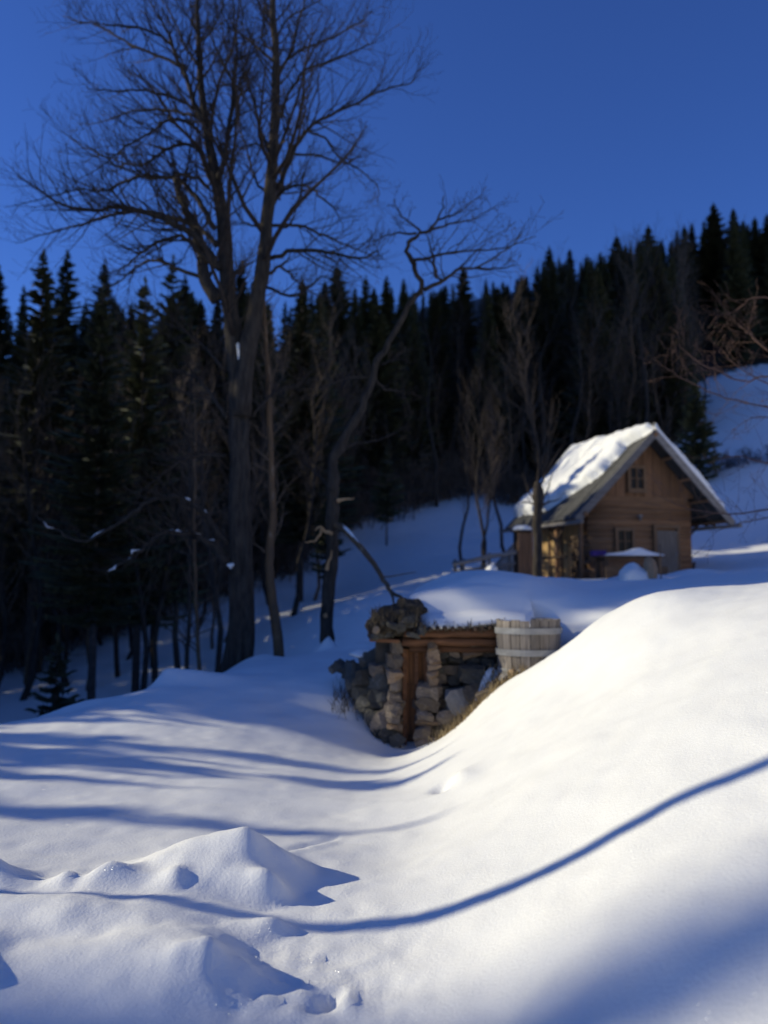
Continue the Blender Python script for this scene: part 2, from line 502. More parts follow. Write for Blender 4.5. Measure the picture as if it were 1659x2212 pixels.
def height(x, y):
    x = np.asarray(x, float)
    y = np.asarray(y, float)
    lo, hi = S_LOW(x, y), S_HIGH(x, y)
    k = sm((x - 2.15) / 1.0)
    yf, wf = 12.2 + (9.6 - 12.2) * k, 0.22 + 3.2 * k
    front = sm((y - yf) / wf)
    xl = np.interp(y, [0, 12, 14, 16, 20, 26, 34, 45], [0.1, 0.1, 0.2, 0.25, 0.35, 0.6, 0.6, 0.6])
    wd = np.interp(y, [12, 16, 26, 40, 60], [0.22, 0.5, 2.0, 8, 20])
    left = sm((x - xl) / wd + 0.15)
    z = lo + (hi - lo) * front * left
    # rolling drift relief
    near = np.exp(-np.clip(y - 14, 0, None) / 14)
    z = z + near * (0.055 * vnoise(x * 0.9 + 5, y * 0.9, 1) + 0.035 * vnoise(x * 2.1, y * 2.1, 2) + 0.010 * vnoise(x * 7, y * 7, 3) + 0.0045 * vnoise(x * 19, y * 19, 8))
    z = z + (1 - near) * (0.5 * vnoise(x * 0.15, y * 0.15, 4) + 0.12 * vnoise(x * 0.6, y * 0.6, 5))
    rough = np.exp(-((x + 0.4) / 0.55) ** 2 - ((y - 3.9) / 0.5) ** 2)
    z = z + rough * 0.03 * vnoise(x * 22, y * 22, 6)
    # small humps, clods and steps in the foreground
    crumb = np.exp(-((x + 1.1) / 1.3) ** 4 - ((y - 4.7) / 0.95) ** 4)
    z = z + crumb * (0.022 * vnoise(x * 5.1, y * 5.1, 21) + 0.010 * vnoise(x * 13, y * 13, 22) + 0.006 * vnoise(x * 27, y * 27, 23))
    x0_, y0_ = x, y
    x = x + 0.12 * vnoise(x * 3.1, y * 3.1, 24) + 0.02 * vnoise(x * 8.7, y * 8.7, 25)
    y = y + 0.12 * vnoise(x * 3.1, y * 3.1, 26) + 0.02 * vnoise(x * 8.7, y * 8.7, 27)
    z = z + heap(x, y, -0.86, 5.25, 0.25, 0.85, 0.40, 0.50, 0.45)
    z = z + bump(x, y, -0.66, 4.92, 0.09, 0.10, 0.07) + bump(x, y, -0.80, 4.80, -0.04, 0.22, 0.08)
    z = z + heap(x, y, -0.58, 4.45, 0.07, 0.25, 0.14, 0.16)
    z = z + heap(x, y, -2.25, 5.00, 0.16, 0.55, 0.30, 0.30) + heap(x, y, -1.78, 4.95, 0.08, 0.3, 0.16, 0.2) + heap(x, y, -1.52, 4.95, 0.12, 0.3, 0.22, 0.24) + heap(x, y, -1.17, 4.88, 0.06, 0.2, 0.12, 0.15)
    z = z + 0.07 * np.exp(-((y - 4.45) / 0.28) ** 2) * sm((-0.7 - x) / 0.9)
    z = z + heap(x, y, -0.82, 3.92, 0.15, 0.8, 0.28, 0.42) + heap(x, y, -1.95, 3.75, 0.14, 0.9, 0.35, 0.5)
    z = z + bump(x, y, -0.235, 3.78, -0.06, 0.055, 0.085) + bump(x, y, -0.16, 3.76, 0.035, 0.04, 0.10)
    z = z + bump(x, y, 0.50, 7.35, -0.10, 0.10, 0.14) + bump(x, y, 0.62, 7.3, 0.05, 0.12, 0.2)
    x, y = x0_, y0_
    # a scraped track across the flat
    t = (x + 0.62) * 0.5 - (y - 5.9) * 0.28
    z = z - 0.03 * np.exp(-(t / 0.035) ** 2) * sm((x + 0.75) / 0.2) * sm((-0.30 - x) / 0.1) + 0.02 * np.exp(-((t - 0.055) / 0.03) ** 2) * sm((x + 0.75) / 0.2) * sm((-0.30 - x) / 0.1)
    # terrace edge lumps and drifts round the tree feet
    p = P(335, 1490, 13.4)
    z = z + heap(x, y, p.x + 0.15, p.y, 0.22, 0.22, 1.6, 0.7) + bump(x, y, p.x - 1.0, p.y - 0.9, 0.12, 0.7, 0.5)
    p = P(710, 1405, 17.1)
    z = z + heap(x, y, p.x, p.y, 0.30, 0.45, 0.25, 0.3) + bump(x, y, p.x + 0.6, p.y - 0.3, 0.14, 0.5, 0.3)
    p = P(560, 1435, 16.8)
    z = z + bump(x, y, p.x, p.y, 0.12, 0.5, 0.35)
    z = z + bump(x, y, 1.42, 11.72, 0.40, 0.19, 0.20)
    p = P(1372, 1250, 20.0)
    z = z + bump(x, y, p.x, p.y, 0.20, 0.6, 0.6) + bump(x, y, p.x + 1.5, p.y + 0.5, 0.18, 0.7, 0.6)
    return z


def hz(x, y):
    return float(height(np.array([x]), np.array([y]))[0])


def ground_axis():
    s = np.concatenate([np.linspace(-2.6, -0.62, 60)[:-1], np.linspace(-0.62, 0.62, 470), np.linspace(0.62, 2.6, 60)[1:]])
    k = [3.0]
    while k[-1] < 330:
        y = k[-1] - 8
        k.append(k[-1] * (1.06 if y < 1 else 1.0032 if y < 18 else 1.007 if y < 64 else 1.03))
    return s, np.array(k)


s_ax, k_ax = ground_axis()
KK, SS = np.meshgrid(k_ax, s_ax, indexing='ij')
GX, GY = SS * KK, KK - 8.0
GZ = height(GX, GY)
nr, nc = GX.shape
me = bpy.data.meshes.new('ground')
me.vertices.add(nr * nc)
me.vertices.foreach_set('co', np.stack([GX, GY, GZ], -1).astype(np.float32).ravel())
idx = np.arange(nr * nc).reshape(nr, nc)
quads = np.stack([idx[:-1, :-1], idx[:-1, 1:], idx[1:, 1:], idx[1:, :-1]], -1).reshape(-1, 4)
me.loops.add(quads.size)
me.loops.foreach_set('vertex_index', quads.ravel().astype(np.int32))
me.polygons.add(len(quads))
me.polygons.foreach_set('loop_start', np.arange(0, quads.size, 4, dtype=np.int32))
me.polygons.foreach_set('use_smooth', np.ones(len(quads), bool))
me.update(calc_edges=True)
me.materials.append(M['snow_ground'])
yb = np.interp(GX, *YB)
litter_shade = np.clip((GY - yb + 1.0) / 4.0, 0, 1) * 0.95  # dark brown from needle litter and from shade painted in under the trees
at = me.attributes.new('litter_shade', 'FLOAT', 'POINT')
at.data.foreach_set('value', litter_shade.astype(np.float32).ravel())
gl = np.array([tuple(P(u, v, Y)[:2]) for u, v, Y in ((960, 1590, 11.1), (1005, 1550, 11.2), (1060, 1500, 11.3), (1120, 1462, 11.3))])
d = np.full(GX.shape, 9.0)
for a, b in zip(gl[:-1], gl[1:]):
    ab = b - a
    t = np.clip(((GX - a[0]) * ab[0] + (GY - a[1]) * ab[1]) / (ab @ ab), 0, 1)
    d = np.minimum(d, np.hypot(GX - a[0] - t * ab[0], (GY - a[1] - t * ab[1]) / 1.5))
soil = np.clip(1 - d / 0.27, 0, 1) * 1.1
at = me.attributes.new('soil', 'FLOAT', 'POINT')
at.data.foreach_set('value', soil.astype(np.float32).ravel())
ground = link('ground', me)
tag(ground, 'snow covered ground sloping up to the wooded hillside', None, None, 'structure')

# the valley's far side to the left, out of the picture, keeps the wood and the upper field in shade
mb = MB()
rr = random.Random(5)
nx, ny = 26, 40
for j in range(ny):
    yy = 40 + j * 5.0
    for i in range(nx):
        t = i / (nx - 1)
        xx = -(45 + 0.62 * yy) - t * 170
        top = np.interp(yy, [40, 50, 56, 61, 75, 120, 340], [8, 36, 84, 118, 140, 165, 170])
        prof = math.sin(min(t / 0.5, 1) * math.pi / 2) if t < 0.5 else 1 - 0.2 * (t - 0.5)
        zz = -6 + (top + 6) * prof + 7 * (mnoise.noise((xx * 0.05, yy * 0.05, 1.0))) * prof + 5 * mnoise.noise((xx * 0.17, yy * 0.17, 4.0)) * prof
        mb.v.append((xx, yy, zz))
for j in range(ny - 1):
    for i in range(nx - 1):
        a = j * nx + i
        mb.f.append((a, a + nx, a + nx + 1, a + 1))
tag(mb.build('hill', M['ridge_forest']), 'wooded mountainside across the valley', None, None, 'structure')


# ------------------------------------------------------------------ bare trees
def unit(v):
    L = math.sqrt(v[0] ** 2 + v[1] ** 2 + v[2] ** 2) or 1e-9
    return (v[0] / L, v[1] / L, v[2] / L)


def grow(mb, rng, p, d, length, r, level, cfg):
    """one branch with its children; cfg['n'][level] children, cfg['len'][level] their relative length"""
    seg = 5 if level <= 1 else (4 if level == 2 else 2)
    pts, rad = [tuple(p)], [r]
    step = length / seg
    up = cfg.get('up', 0.12)
    wob = cfg.get('wob', 0.16)
    dirs = [d]
    for i in range(seg):
        d = unit((d[0] + rng.gauss(0, wob), d[1] + rng.gauss(0, wob), d[2] + rng.gauss(0, wob) + up))
        p = (p[0] + d[0] * step, p[1] + d[1] * step, p[2] + d[2] * step)
        pts.append(p)
        rad.append(max(r * (1 - 0.82 * (i + 1) / seg), cfg['rmin']))
        dirs.append(d)
    mb.tube(pts, rad, 5 if level <= 1 else 3, cap=level <= 1)
    if level >= cfg['levels']:
        return
    spread_on(mb, rng, pts, rad, dirs, length, level, cfg)


def spread_on(mb, rng, pts, rad, dirs, length, level, cfg, t0=0.18, n=None):
    n = n if n is not None else cfg['n'][level]
    for c in range(n):
        t = t0 + (1 - t0) * (c + rng.random()) / n
        f = t * (len(pts) - 1)
        i = min(int(f), len(pts) - 2)
        f -= i
        a, b = pts[i], pts[i + 1]
        q = (a[0] + (b[0] - a[0]) * f, a[1] + (b[1] - a[1]) * f, a[2] + (b[2] - a[2]) * f)
        d = dirs[min(i + 1, len(dirs) - 1)]
        ang = R(rng.uniform(*cfg.get('ang', (30, 62))))
        # a random direction square to d
        w = unit((rng.gauss(0, 1), rng.gauss(0, 1), rng.gauss(0, 1) + cfg.get('lift', 0.25)))
        k = w[0] * d[0] + w[1] * d[1] + w[2] * d[2]
        w = unit((w[0] - k * d[0], w[1] - k * d[1], w[2] - k * d[2]))
        cd = tuple(d[j] * math.cos(ang) + w[j] * math.sin(ang) for j in range(3))
        L = length * cfg['len'][level] * rng.uniform(0.55, 1.15) * (1.15 - 0.55 * t)
        rr_ = max(rad[i] * cfg.get('rk', 0.5), cfg['rmin'])
        rr_ = min(rr_, cfg.get('rmax', 9)[level] if isinstance(cfg.get('rmax'), (list, tuple)) else 9)
        grow(mb, rng, q, cd, L, rr_, level + 1, cfg)


def polyline_dirs(pts):
    out = []
    for i in range(len(pts)):
        a, b = pts[max(i - 1, 0)], pts[min(i + 1, len(pts) - 1)]
        out.append(unit((b[0] - a[0], b[1] - a[1], b[2] - a[2])))
    return out


def limb_path(uv, Y0, dY, rng, sub=3, wob=0.012):
    """a limb drawn in the picture, led away from or towards the viewer by dY over its length"""
    c = crom(uv, sub)
    n = len(c) - 1
    out = []
    for i, q in enumerate(c):
        t = i / n
        p = P(q[0], q[1], Y0 + dY * (t ** 1.2))
        out.append((p.x + rng.gauss(0, wob), p.y + rng.gauss(0, wob), p.z + rng.gauss(0, wob * 0.6)))
    return out


def taper(n, r0, r1, pw=1.0):
    return [r1 + (r0 - r1) * (1 - i / (n - 1)) ** pw for i in range(n)]


def snow_strip(pts, rad, i0, i1, parent, wide=1.0, h=0.05, name='snow_cap'):
    """snow lying along the upper side of a limb"""
    q, rr2 = [], []
    sel = list(range(i0, i1 + 1))
    for k, i in enumerate(sel):
        t = k / max(len(sel) - 1, 1)
        e = max(math.sin(math.pi * (0.04 + 0.92 * t)), 0.08) ** 0.5
        e *= 0.75 + 0.5 * mnoise.noise((i * 1.7, pts[i][0] * 3, 2.0))
        q.append((pts[i][0], pts[i][1], pts[i][2] + rad[i] * 0.72))
        rr2.append(max((rad[i] * 0.62 * wide + h * 0.2) * e, 0.004))
    m_ = MB().tube(q, rr2, 7)
    return m_.build(name, M['snow'], parent, True)


Z3 = lambda *a: [(x * 0.56, y * 0.56) for x, y in a]
rng = random.Random(11)
linden = thing('linden_tree', 'tall bare two-stemmed tree with wide crown, towering over the snowy terrace', 'tree', P(515, 1443, 17.0))
TB = Vector(linden.location)
Y0 = 17.0


class LocalMB(MB):
    """meshes drawn in world coordinates and stored relative to their thing"""
    def build_at(self, name, mat, parent, smooth=True):
        b = parent.location
        self.v = [(x - b[0], y - b[1], z - b[2]) for x, y, z in self.v]
        return self.build(name, mat, parent, smooth)


def strip_at(pts, rad, i0, i1, parent, **k):
    b = parent.location
    return snow_strip([(x - b[0], y - b[1], z - b[2]) for x, y, z in pts], rad, i0, i1, parent, **k)


def px(w, Y=Y0):
    return w * Y / FPX / 2


trunk = LocalMB()
left_stem = limb_path([(518, 1475), (516, 1430), (517, 1300), (517, 1150), (516, 1000), (514, 850), (506, 740), (494, 644), (486, 532), (477, 448), (459, 347), (440, 241), (431, 140), (426, 28), (424, -90), (420, -230)], Y0, 0.3, rng, 3, 0.008)
n = len(left_stem)
rl = np.interp(np.linspace(0, 1, n), [0, 0.06, 0.14, 0.35, 0.42, 0.55, 0.75, 1], [px(62), px(47), px(42), px(41), px(37), px(31), px(16), px(4)])
rl = rl * np.array([rng.uniform(0.93, 1.1) for _ in rl])
trunk.tube(left_stem, list(rl), 12)
right_stem = limb_path([(522, 900), (528, 800), (540, 735), (556, 650), (568, 571), (577, 482), (585, 392), (593, 291), (596, 196), (596, 112), (590, 34), (594, -60), (596, -200)], Y0 - 0.05, -0.5, rng, 3, 0.008)
rrt = np.interp(np.linspace(0, 1, len(right_stem)), [0, 0.15, 0.3, 0.5, 0.8, 1], [px(40), px(36), px(31), px(26), px(15), px(4)])
rrt = rrt * np.array([rng.uniform(0.92, 1.1) for _ in rrt])
trunk.tube(right_stem, list(rrt), 10)
# roots spreading at the foot, and the second fused stem
for u0, u1, du in ((503, 497, -14), (528, 533, 12), (516, 518, 4), (508, 505, -8)):
    pp = limb_path([(u1 + du * 0.8, 1464), (u1 + du * 0.3, 1420), (u0, 1350), (u0, 1240)], Y0 - 0.12, 0.05, rng, 3, 0.004)
    trunk.tube(pp, taper(len(pp), px(24), px(20)), 7)
pp = limb_path([(534, 1440), (538, 1350), (533, 1200), (530, 1050), (527, 900)], Y0 - 0.1, 0.1, rng, 3, 0.004)
trunk.tube(pp, taper(len(pp), px(26), px(23)), 9)
trunk.build_at('trunk', M['bark'], linden)

CROWN = dict(levels=3, n=[0, 8, 7, 4], len=[0, 0.42, 0.42, 0.5], rmin=0.0026, rk=0.5, rmax=[9, 0.024, 0.009, 0.0042], up=0.10, wob=0.15, ang=(30, 60), lift=0.5)
twigs = LocalMB()
LIMBS = [  # path, start width in picture px, depth lead
    (Z3((850, 1040), (770, 930), (700, 880), (620, 840), (520, 810), (450, 800), (330, 810), (220, 780), (130, 720), (70, 680)), 20, -1.6),
    (Z3((835, 950), (780, 885), (690, 850), (560, 815), (430, 830), (300, 870), (180, 900), (60, 940)), 15, 1.2),
    (Z3((825, 880), (770, 780), (720, 720), (680, 690), (560, 680), (480, 700), (400, 740), (300, 730), (150, 770), (20, 800)), 15, 1.8),
    (Z3((810, 730), (760, 690), (690, 675), (580, 690), (470, 650), (380, 590), (260, 520)), 11, -1.8),
    (Z3((790, 610), (760, 570), (690, 560), (620, 590), (540, 640), (430, 610), (330, 570), (240, 510)), 11, 1.0),
    (Z3((770, 510), (700, 460), (640, 470), (560, 520), (450, 590), (380, 650), (280, 700)), 10, -1.0),
    (Z3((760, 450), (690, 430), (600, 425), (500, 430), (400, 470), (300, 480)), 9, 1.6),
    (Z3((755, 420), (700, 390), (600, 355), (500, 345), (380, 350), (310, 320)), 9, -1.2),
    (Z3((785, 480), (750, 400), (715, 300), (680, 210), (640, 110), (595, 40), (540, -60)), 15, -0.6),
    (Z3((700, 260), (600, 210), (500, 170), (400, 110), (300, 80), (240, 60)), 9, 1.0),
    (Z3((670, 180), (600, 130), (500, 100), (400, 95), (300, 85)), 8, -1.0),
    (Z3((765, 250), (720, 190), (660, 60), (600, -40)), 9, 1.2),
    (Z3((830, 1030), (740, 940), (690, 910), (600, 940), (540, 980), (480, 1030), (400, 1060)), 13, -1.4),
    (Z3((800, 1080), (690, 1040), (620, 1010), (560, 1010), (490, 1060), (430, 1110), (380, 1170)), 11, 1.0),
    (Z3((845, 690), (862, 620), (890, 450), (905, 300), (915, 200), (900, 60), (905, -60)), 17, 0.6),
    (Z3((880, 520), (915, 440), (930, 330), (960, 200), (990, 60)), 9, 1.4),
    (Z3((905, 330), (850, 230), (810, 120), (790, 0)), 8, -1.0),
    (Z3((765, 130), (720, 60), (660, -20)), 7, -1.0),
    (Z3((768, 170), (830, 90), (860, 20), (880, -60)), 7, 1.0),
    (Z3((840, 1160), (790, 1080), (770, 950), (740, 860), (700, 770), (680, 690)), 34, 0.4),
    (Z3((1040, 1000), (1130, 965), (1240, 970), (1330, 985), (1400, 1000), (1450, 970), (1480, 1000)), 12, -1.2),
    (Z3((1045, 870), (1150, 870), (1230, 900), (1320, 940), (1400, 970), (1460, 1010)), 9, 1.4),
    (Z3((1055, 790), (1090, 740), (1150, 715), (1220, 740), (1280, 800), (1330, 880)), 10, -1.3),
    (Z3((1065, 730), (1130, 590), (1180, 510), (1240, 460), (1330, 420), (1450, 360), (1580, 320), (1620, 290)), 13, -0.8),
    (Z3((1190, 510), (1250, 530), (1300, 600), (1360, 640), (1430, 690), (1460, 740), (1450, 800)), 7, 0.8),
    (Z3((1120, 600), (1230, 600), (1330, 630), (1400, 600)), 7, 1.0),
    (Z3((1065, 480), (1130, 330), (1200, 260), (1330, 215), (1430, 170), (1460, 130)), 10, 1.2),
    (Z3((1065, 310), (1120, 200), (1150, 80), (1180, -20), (1190, -100)), 9, -0.8),
    (Z3((1068, 270), (1150, 200), (1250, 160), (1380, 90), (1430, 40)), 8, -1.4),
    (Z3((1040, 600), (1000, 480), (970, 350), (930, 250), (940, 120), (930, 0)), 9, 0.8),
    (Z3((1030, 740), (990, 700), (960, 600), (930, 500), (915, 400), (900, 300)), 8, 1.4),
    (Z3((1045, 620), (1000, 560), (940, 570), (900, 620), (890, 700)), 7, -1.2),
    (Z3((1035, 1060), (1080, 1030), (1130, 1070), (1180, 1110), (1240, 1150)), 9, 1.3),
    (Z3((1015, 860), (980, 870), (930, 850), (900, 780), (890, 700)), 7, -0.8),
    (Z3((1060, 180), (1100, 80), (1200, 20), (1300, -40)), 7, 1.2),
    (Z3((1055, 120), (1010, 40), (980, -60)), 7, -0.8),
    ([(490, 985), (440, 983), (400, 992), (340, 1030), (290, 1075)], 10, -1.0),
    ([(492, 905), (445, 835), (410, 808), (360, 800)], 12, 1.2),
    ([(545, 900), (590, 850), (640, 830), (690, 790)], 8, 1.5),
    ([(485, 800), (430, 740), (360, 700), (280, 690)], 9, 1.8),
    ([(575, 620), (640, 640), (690, 600), (740, 610)], 8, -1.5),
]
for i in range(16):     # limbs that reach towards the viewer and away, drawn shorter by the view
    t = rng.uniform(0.36, 0.9)
    stem_, rad_ = (left_stem, rl) if i % 2 else (right_stem, rrt)
    j = int((t if i % 2 else t * 0.9) * (len(stem_) - 1))
    p = stem_[j]
    a = rng.choice([-1, 1]) * R(90 + rng.uniform(-40, 40))
    lm_ = LocalMB()
    grow(lm_, rng, p, unit((math.cos(a), math.sin(a), rng.uniform(0.35, 0.9))), rng.uniform(2.2, 3.8), min(0.06, rad_[j] * 0.45), 0, dict(CROWN, levels=3, n=[9, 6, 5, 2], len=[0.42, 0.45, 0.45, 0.5], rmax=[0.03, 0.014, 0.007, 0.005]))
    lm_.build_at('limb', M['twig'], linden, False)
for uv, w, dY in LIMBS:
    dY = dY * rng.uniform(0.8, 1.2)
    pts = limb_path(uv, Y0, dY, rng, 4, 0.016)
    rad = taper(len(pts), px(w) * 0.9, 0.005 if w < 30 else px(14), 0.9)
    lm_ = LocalMB()
    lm_.tube(pts, rad, 6)
    lm_.build_at('limb', M['bark'], linden)
    L = sum(math.dist(pts[k], pts[k + 1]) for k in range(len(pts) - 1))
    spread_on(twigs, rng, pts, rad, polyline_dirs(pts), min(max(L, 1.8), 4.2), 1, CROWN, 0.16, int(8 + 6.4 * L))
for stem_, rad_ in ((left_stem, list(rl)), (right_stem, list(rrt))):   # the leading shoots
    h = int(len(stem_) * 0.5)
    spread_on(twigs, rng, stem_[h:], rad_[h:], polyline_dirs(stem_[h:]), 3.6, 1, CROWN, 0.1, 34)
o = twigs.build_at('crown', M['twig'], linden, False)
# the two low limbs that carry snow, and the snow in the fork
for uv, w, dY, caps in (([(496, 1225), (474, 1190), (440, 1168), (400, 1155), (360, 1150), (330, 1166), (300, 1190), (262, 1218), (225, 1242)], 19, -1.3, ((4, 7), (9, 12), (13, 15), (24, 27), (29, 31))),
                        ([(490, 1170), (460, 1135), (430, 1100), (400, 1080), (360, 1073), (320, 1085), (270, 1120), (190, 1167), (130, 1150), (80, 1120)], 15, -0.8, ((5, 8), (10, 12), (26, 28), (33, 35)))):
    lm = LocalMB()
    pts = limb_path(uv, Y0, dY, rng, 4, 0.028)
    rad = [r_ * rng.uniform(0.85, 1.2) for r_ in taper(len(pts), px(w), px(3), 1.0)]
    lm.tube(pts, rad, 7)
    spread_on(lm, rng, pts, rad, polyline_dirs(pts), 2.4, 1, dict(CROWN, n=[0, 6, 5, 2]), 0.2, 22)
    lm.build_at('low_limb', M['bark'], linden)
    for a, b in caps:
        strip_at(pts, rad, a, min(b, len(pts) - 1), linden, wide=1.0, h=0.07)


def snow_blob(name, c, r, parent=None, seed=0, mat='snow', flat=0.0, amp=0.25, sub=3):
    """a lumpy rounded mass; c and r in the parent's frame"""
    import bmesh
    bm = bmesh.new()
    bmesh.ops.create_icosphere(bm, subdivisions=sub, radius=1)
    for v in bm.verts:
        p = v.co.copy()
        k = 1 + amp * mnoise.noise(p * 1.3 + Vector((seed * 7.1, 0, 0))) + amp * 0.5 * mnoise.noise(p * 3.1 + Vector((0, seed * 3.3, 0)))
        v.co = Vector((p.x * k * r[0] + c[0], p.y * k * r[1] + c[1], (max(p.z, -1 + flat) * k) * r[2] + c[2]))
    me_ = bpy.data.meshes.new(name)
    bm.to_mesh(me_)
    bm.free()
    me_.materials.append(M[mat])
    me_.polygons.foreach_set('use_smooth', [True] * len(me_.polygons))
    return link(name, me_, parent)


q = P(517, 757, Y0 - 0.10) - TB
snow_blob('fork_snow', q, (0.05, 0.10, 0.15), linden, 3, 'snow', 0, 0.7)
q = P(498, 1222, Y0 - 0.3) - TB
snow_blob('fork_snow', q, (0.05, 0.07, 0.05), linden, 4, 'snow', 0, 0.7)

# ---- the leaning fruit tree with its torn and hanging limbs
rng = random.Random(23)
Yf = 17.4
fruit = thing('fruit_tree', 'leaning bare fruit tree with torn orange wounds and a broken hanging limb', 'tree', P(706, 1418, Yf))
tr = LocalMB()
ft = limb_path([(705, 1440), (706, 1400), (708, 1330), (712, 1250), (718, 1180), (715, 1100), (718, 1050), (726, 990), (746, 940), (768, 905), (790, 862), (813, 790), (831, 757), (864, 696), (892, 649), (914, 622), (894, 581), (885, 552), (883, 523), (903, 509), (928, 498), (943, 477), (957, 448), (962, 420)], Yf, -1.2, rng, 3, 0.008)
fr = list(np.interp(np.linspace(0, 1, len(ft)), [0, 0.05, 0.2, 0.35, 0.5, 0.65, 0.8, 1], [px(36), px(31), px(27), px(20), px(14), px(11), px(9), px(2)]))
fr = [r_ * rng.uniform(0.86, 1.16) for r_ in fr]
ft = [(a + rng.gauss(0, 0.018), b + rng.gauss(0, 0.018), c) for a, b, c in ft]
tr.tube(ft, fr, 9)
tr.build_at('trunk', M['bark'], fruit)
FC = dict(levels=3, n=[0, 6, 5, 2], len=[0, 0.45, 0.45, 0.5], rmin=0.0035, rk=0.5, rmax=[9, 0.02, 0.010, 0.005], up=0.06, wob=0.2, ang=(30, 70), lift=0.4)
tw = LocalMB()
for uv, w, dY in (([(943, 600), (936, 559), (930, 527), (918, 505)], 8, -0.2), ([(892, 563), (921, 558), (957, 550), (1011, 543), (1094, 534), (1159, 509)], 8, -1.0),
                  ([(914, 624), (957, 606), (993, 581), (1029, 577), (1101, 534), (1130, 500)], 10, 0.8), ([(900, 505), (849, 504), (802, 523)], 6, 0.6), ([(907, 502), (885, 480), (864, 462), (850, 430)], 6, -0.7),
                  ([(930, 497), (970, 484), (1030, 470), (1080, 440)], 6, 0.9), ([(943, 477), (990, 460), (1040, 420)], 5, -0.8), ([(957, 606), (943, 595), (938, 560)], 7, 0.2),
                  ([(1029, 577), (1080, 580), (1120, 570)], 5, -0.6), ([(795, 812), (752, 818), (716, 829), (680, 846)], 6, -0.8), ([(716, 829), (704, 800), (695, 770)], 4, -0.3),
                  ([(800, 800), (790, 770), (783, 750)], 4, 0.4), ([(822, 790), (845, 778), (880, 778)], 5, -0.6), ([(805, 815), (830, 840), (870, 850), (890, 900)], 6, 0.9),
                  ([(726, 990), (760, 960), (820, 950), (880, 920)], 6, 1.5), ([(716, 1060), (680, 1020), (650, 990)], 6, 1.2)):
    pts = limb_path(uv, Yf - (0.9 if uv[0][1] < 700 else 0.4), dY, rng, 4, 0.014)
    rad = taper(len(pts), px(w), 0.006)
    lm = LocalMB()
    lm.tube(pts, rad, 6)
    lm.build_at('limb', M['bark'], fruit)
    L = sum(math.dist(pts[k], pts[k + 1]) for k in range(len(pts) - 1))
    spread_on(tw, rng, pts, rad, polyline_dirs(pts), min(max(L, 1.2), 2.6), 1, FC, 0.2, int(4 + 4.5 * L))
tw.build_at('crown', M['twig'], fruit, False)
hb = LocalMB()
pts = limb_path([(722, 1132), (742, 1142), (764, 1166), (792, 1198), (815, 1230), (835, 1264), (848, 1282), (868, 1290)], Yf - 0.2, -3.6, rng, 3, 0.008)
rad = taper(len(pts), px(16), px(7, 13))
hb.tube(pts, rad, 7)
p2 = limb_path([(836, 1265), (846, 1285), (852, 1306)], 14.2, -0.4, rng, 3, 0.004)
hb.tube(p2, taper(len(p2), px(8, 14), px(4, 14)), 5)
p2 = limb_path([(818, 1235), (832, 1247), (870, 1240), (900, 1236)], 14.6, -0.3, rng, 3, 0.004)
hb.tube(p2, taper(len(p2), px(5, 14), px(2, 14)), 4)
hb.build_at('broken_limb', M['bark_pale'], fruit)
strip_at(pts, rad, 2, 8, fruit, wide=0.8, h=0.05)
for uv, w in (([(728, 1082), (742, 1079), (766, 1078)], 11), ([(716, 1152), (700, 1146), (690, 1138), (680, 1146)], 9), ([(693, 1142), (690, 1156), (678, 1168), (660, 1172)], 7), ([(763, 918), (770, 905), (780, 890)], 10), ([(706, 1232), (710, 1212), (716, 1190)], 9), ([(702, 1330), (706, 1325)], 10)):
    sp = LocalMB()
    pts = limb_path(uv, Yf - 0.36, -0.1, rng, 3, 0.012)
    sp.tube(pts, taper(len(pts), px(w), px(2)), 5)
    sp.build_at('torn_stub', M['torn_wood'], fruit, False)

# ---- slender pale-barked tree beside the big one
slim = thing('slender_tree', 'slender bare tree with pale patchy bark right of the big two-stemmed tree', 'tree', P(603, 1438, 17.2))
tr = LocalMB()
pts = limb_path([(604, 1450), (600, 1380), (589, 1300), (582, 1240), (583, 1180), (590, 1120), (587, 1050), (583, 950), (580, 850), (575, 770), (572, 700), (570, 640), (574, 580)], 17.2, 0.4, rng, 3, 0.006)
rad = taper(len(pts), px(24), px(3), 0.7)
tr.tube(pts, rad, 8)
tr.build_at('trunk', M['bark_pale'], slim)
tw = LocalMB()
spread_on(tw, rng, pts, rad, polyline_dirs(pts), 2.6, 1, FC, 0.3, 26)
tw.build_at('crown', M['twig_brown'], slim, False)
strip_at(pts, rad, 3, 5, slim, wide=0.6, h=0.05)

# ---- two thin trees left of it
for u, lean, w, mt, lab in ((430, -9, 11, 'bark_pale', 'thin bare tree with pale trunk just left of the big two-stemmed tree'), (404, 6, 12, 'bark', 'thin bare tree with dark trunk, left neighbour of the thin pale one')):
    b = P(u, 1490, 20.0)
    t_ = thing('thin_tree', lab, 'tree', (b.x, b.y, hz(b.x, b.y) - 0.05))
    tr = LocalMB()
    pts = limb_path([(u + 1, 1540), (u, 1470), (u + lean * 0.4, 1380), (u + lean, 1250), (u + lean * 1.3, 1100), (u + lean * 0.9, 950), (u + lean * 1.5, 800)], 20.0, 0.5, rng, 3, 0.01)
    rad = taper(len(pts), px(w, 20), px(2.5, 20), 0.8)
    tr.tube(pts, rad, 7)
    tr.build_at('trunk', M[mt], t_)
    tw = LocalMB()
    spread_on(tw, rng, pts, rad, polyline_dirs(pts), 2.8, 1, FC, 0.25, 24)
    tw.build_at('crown', M['twig_brown'], t_, False)


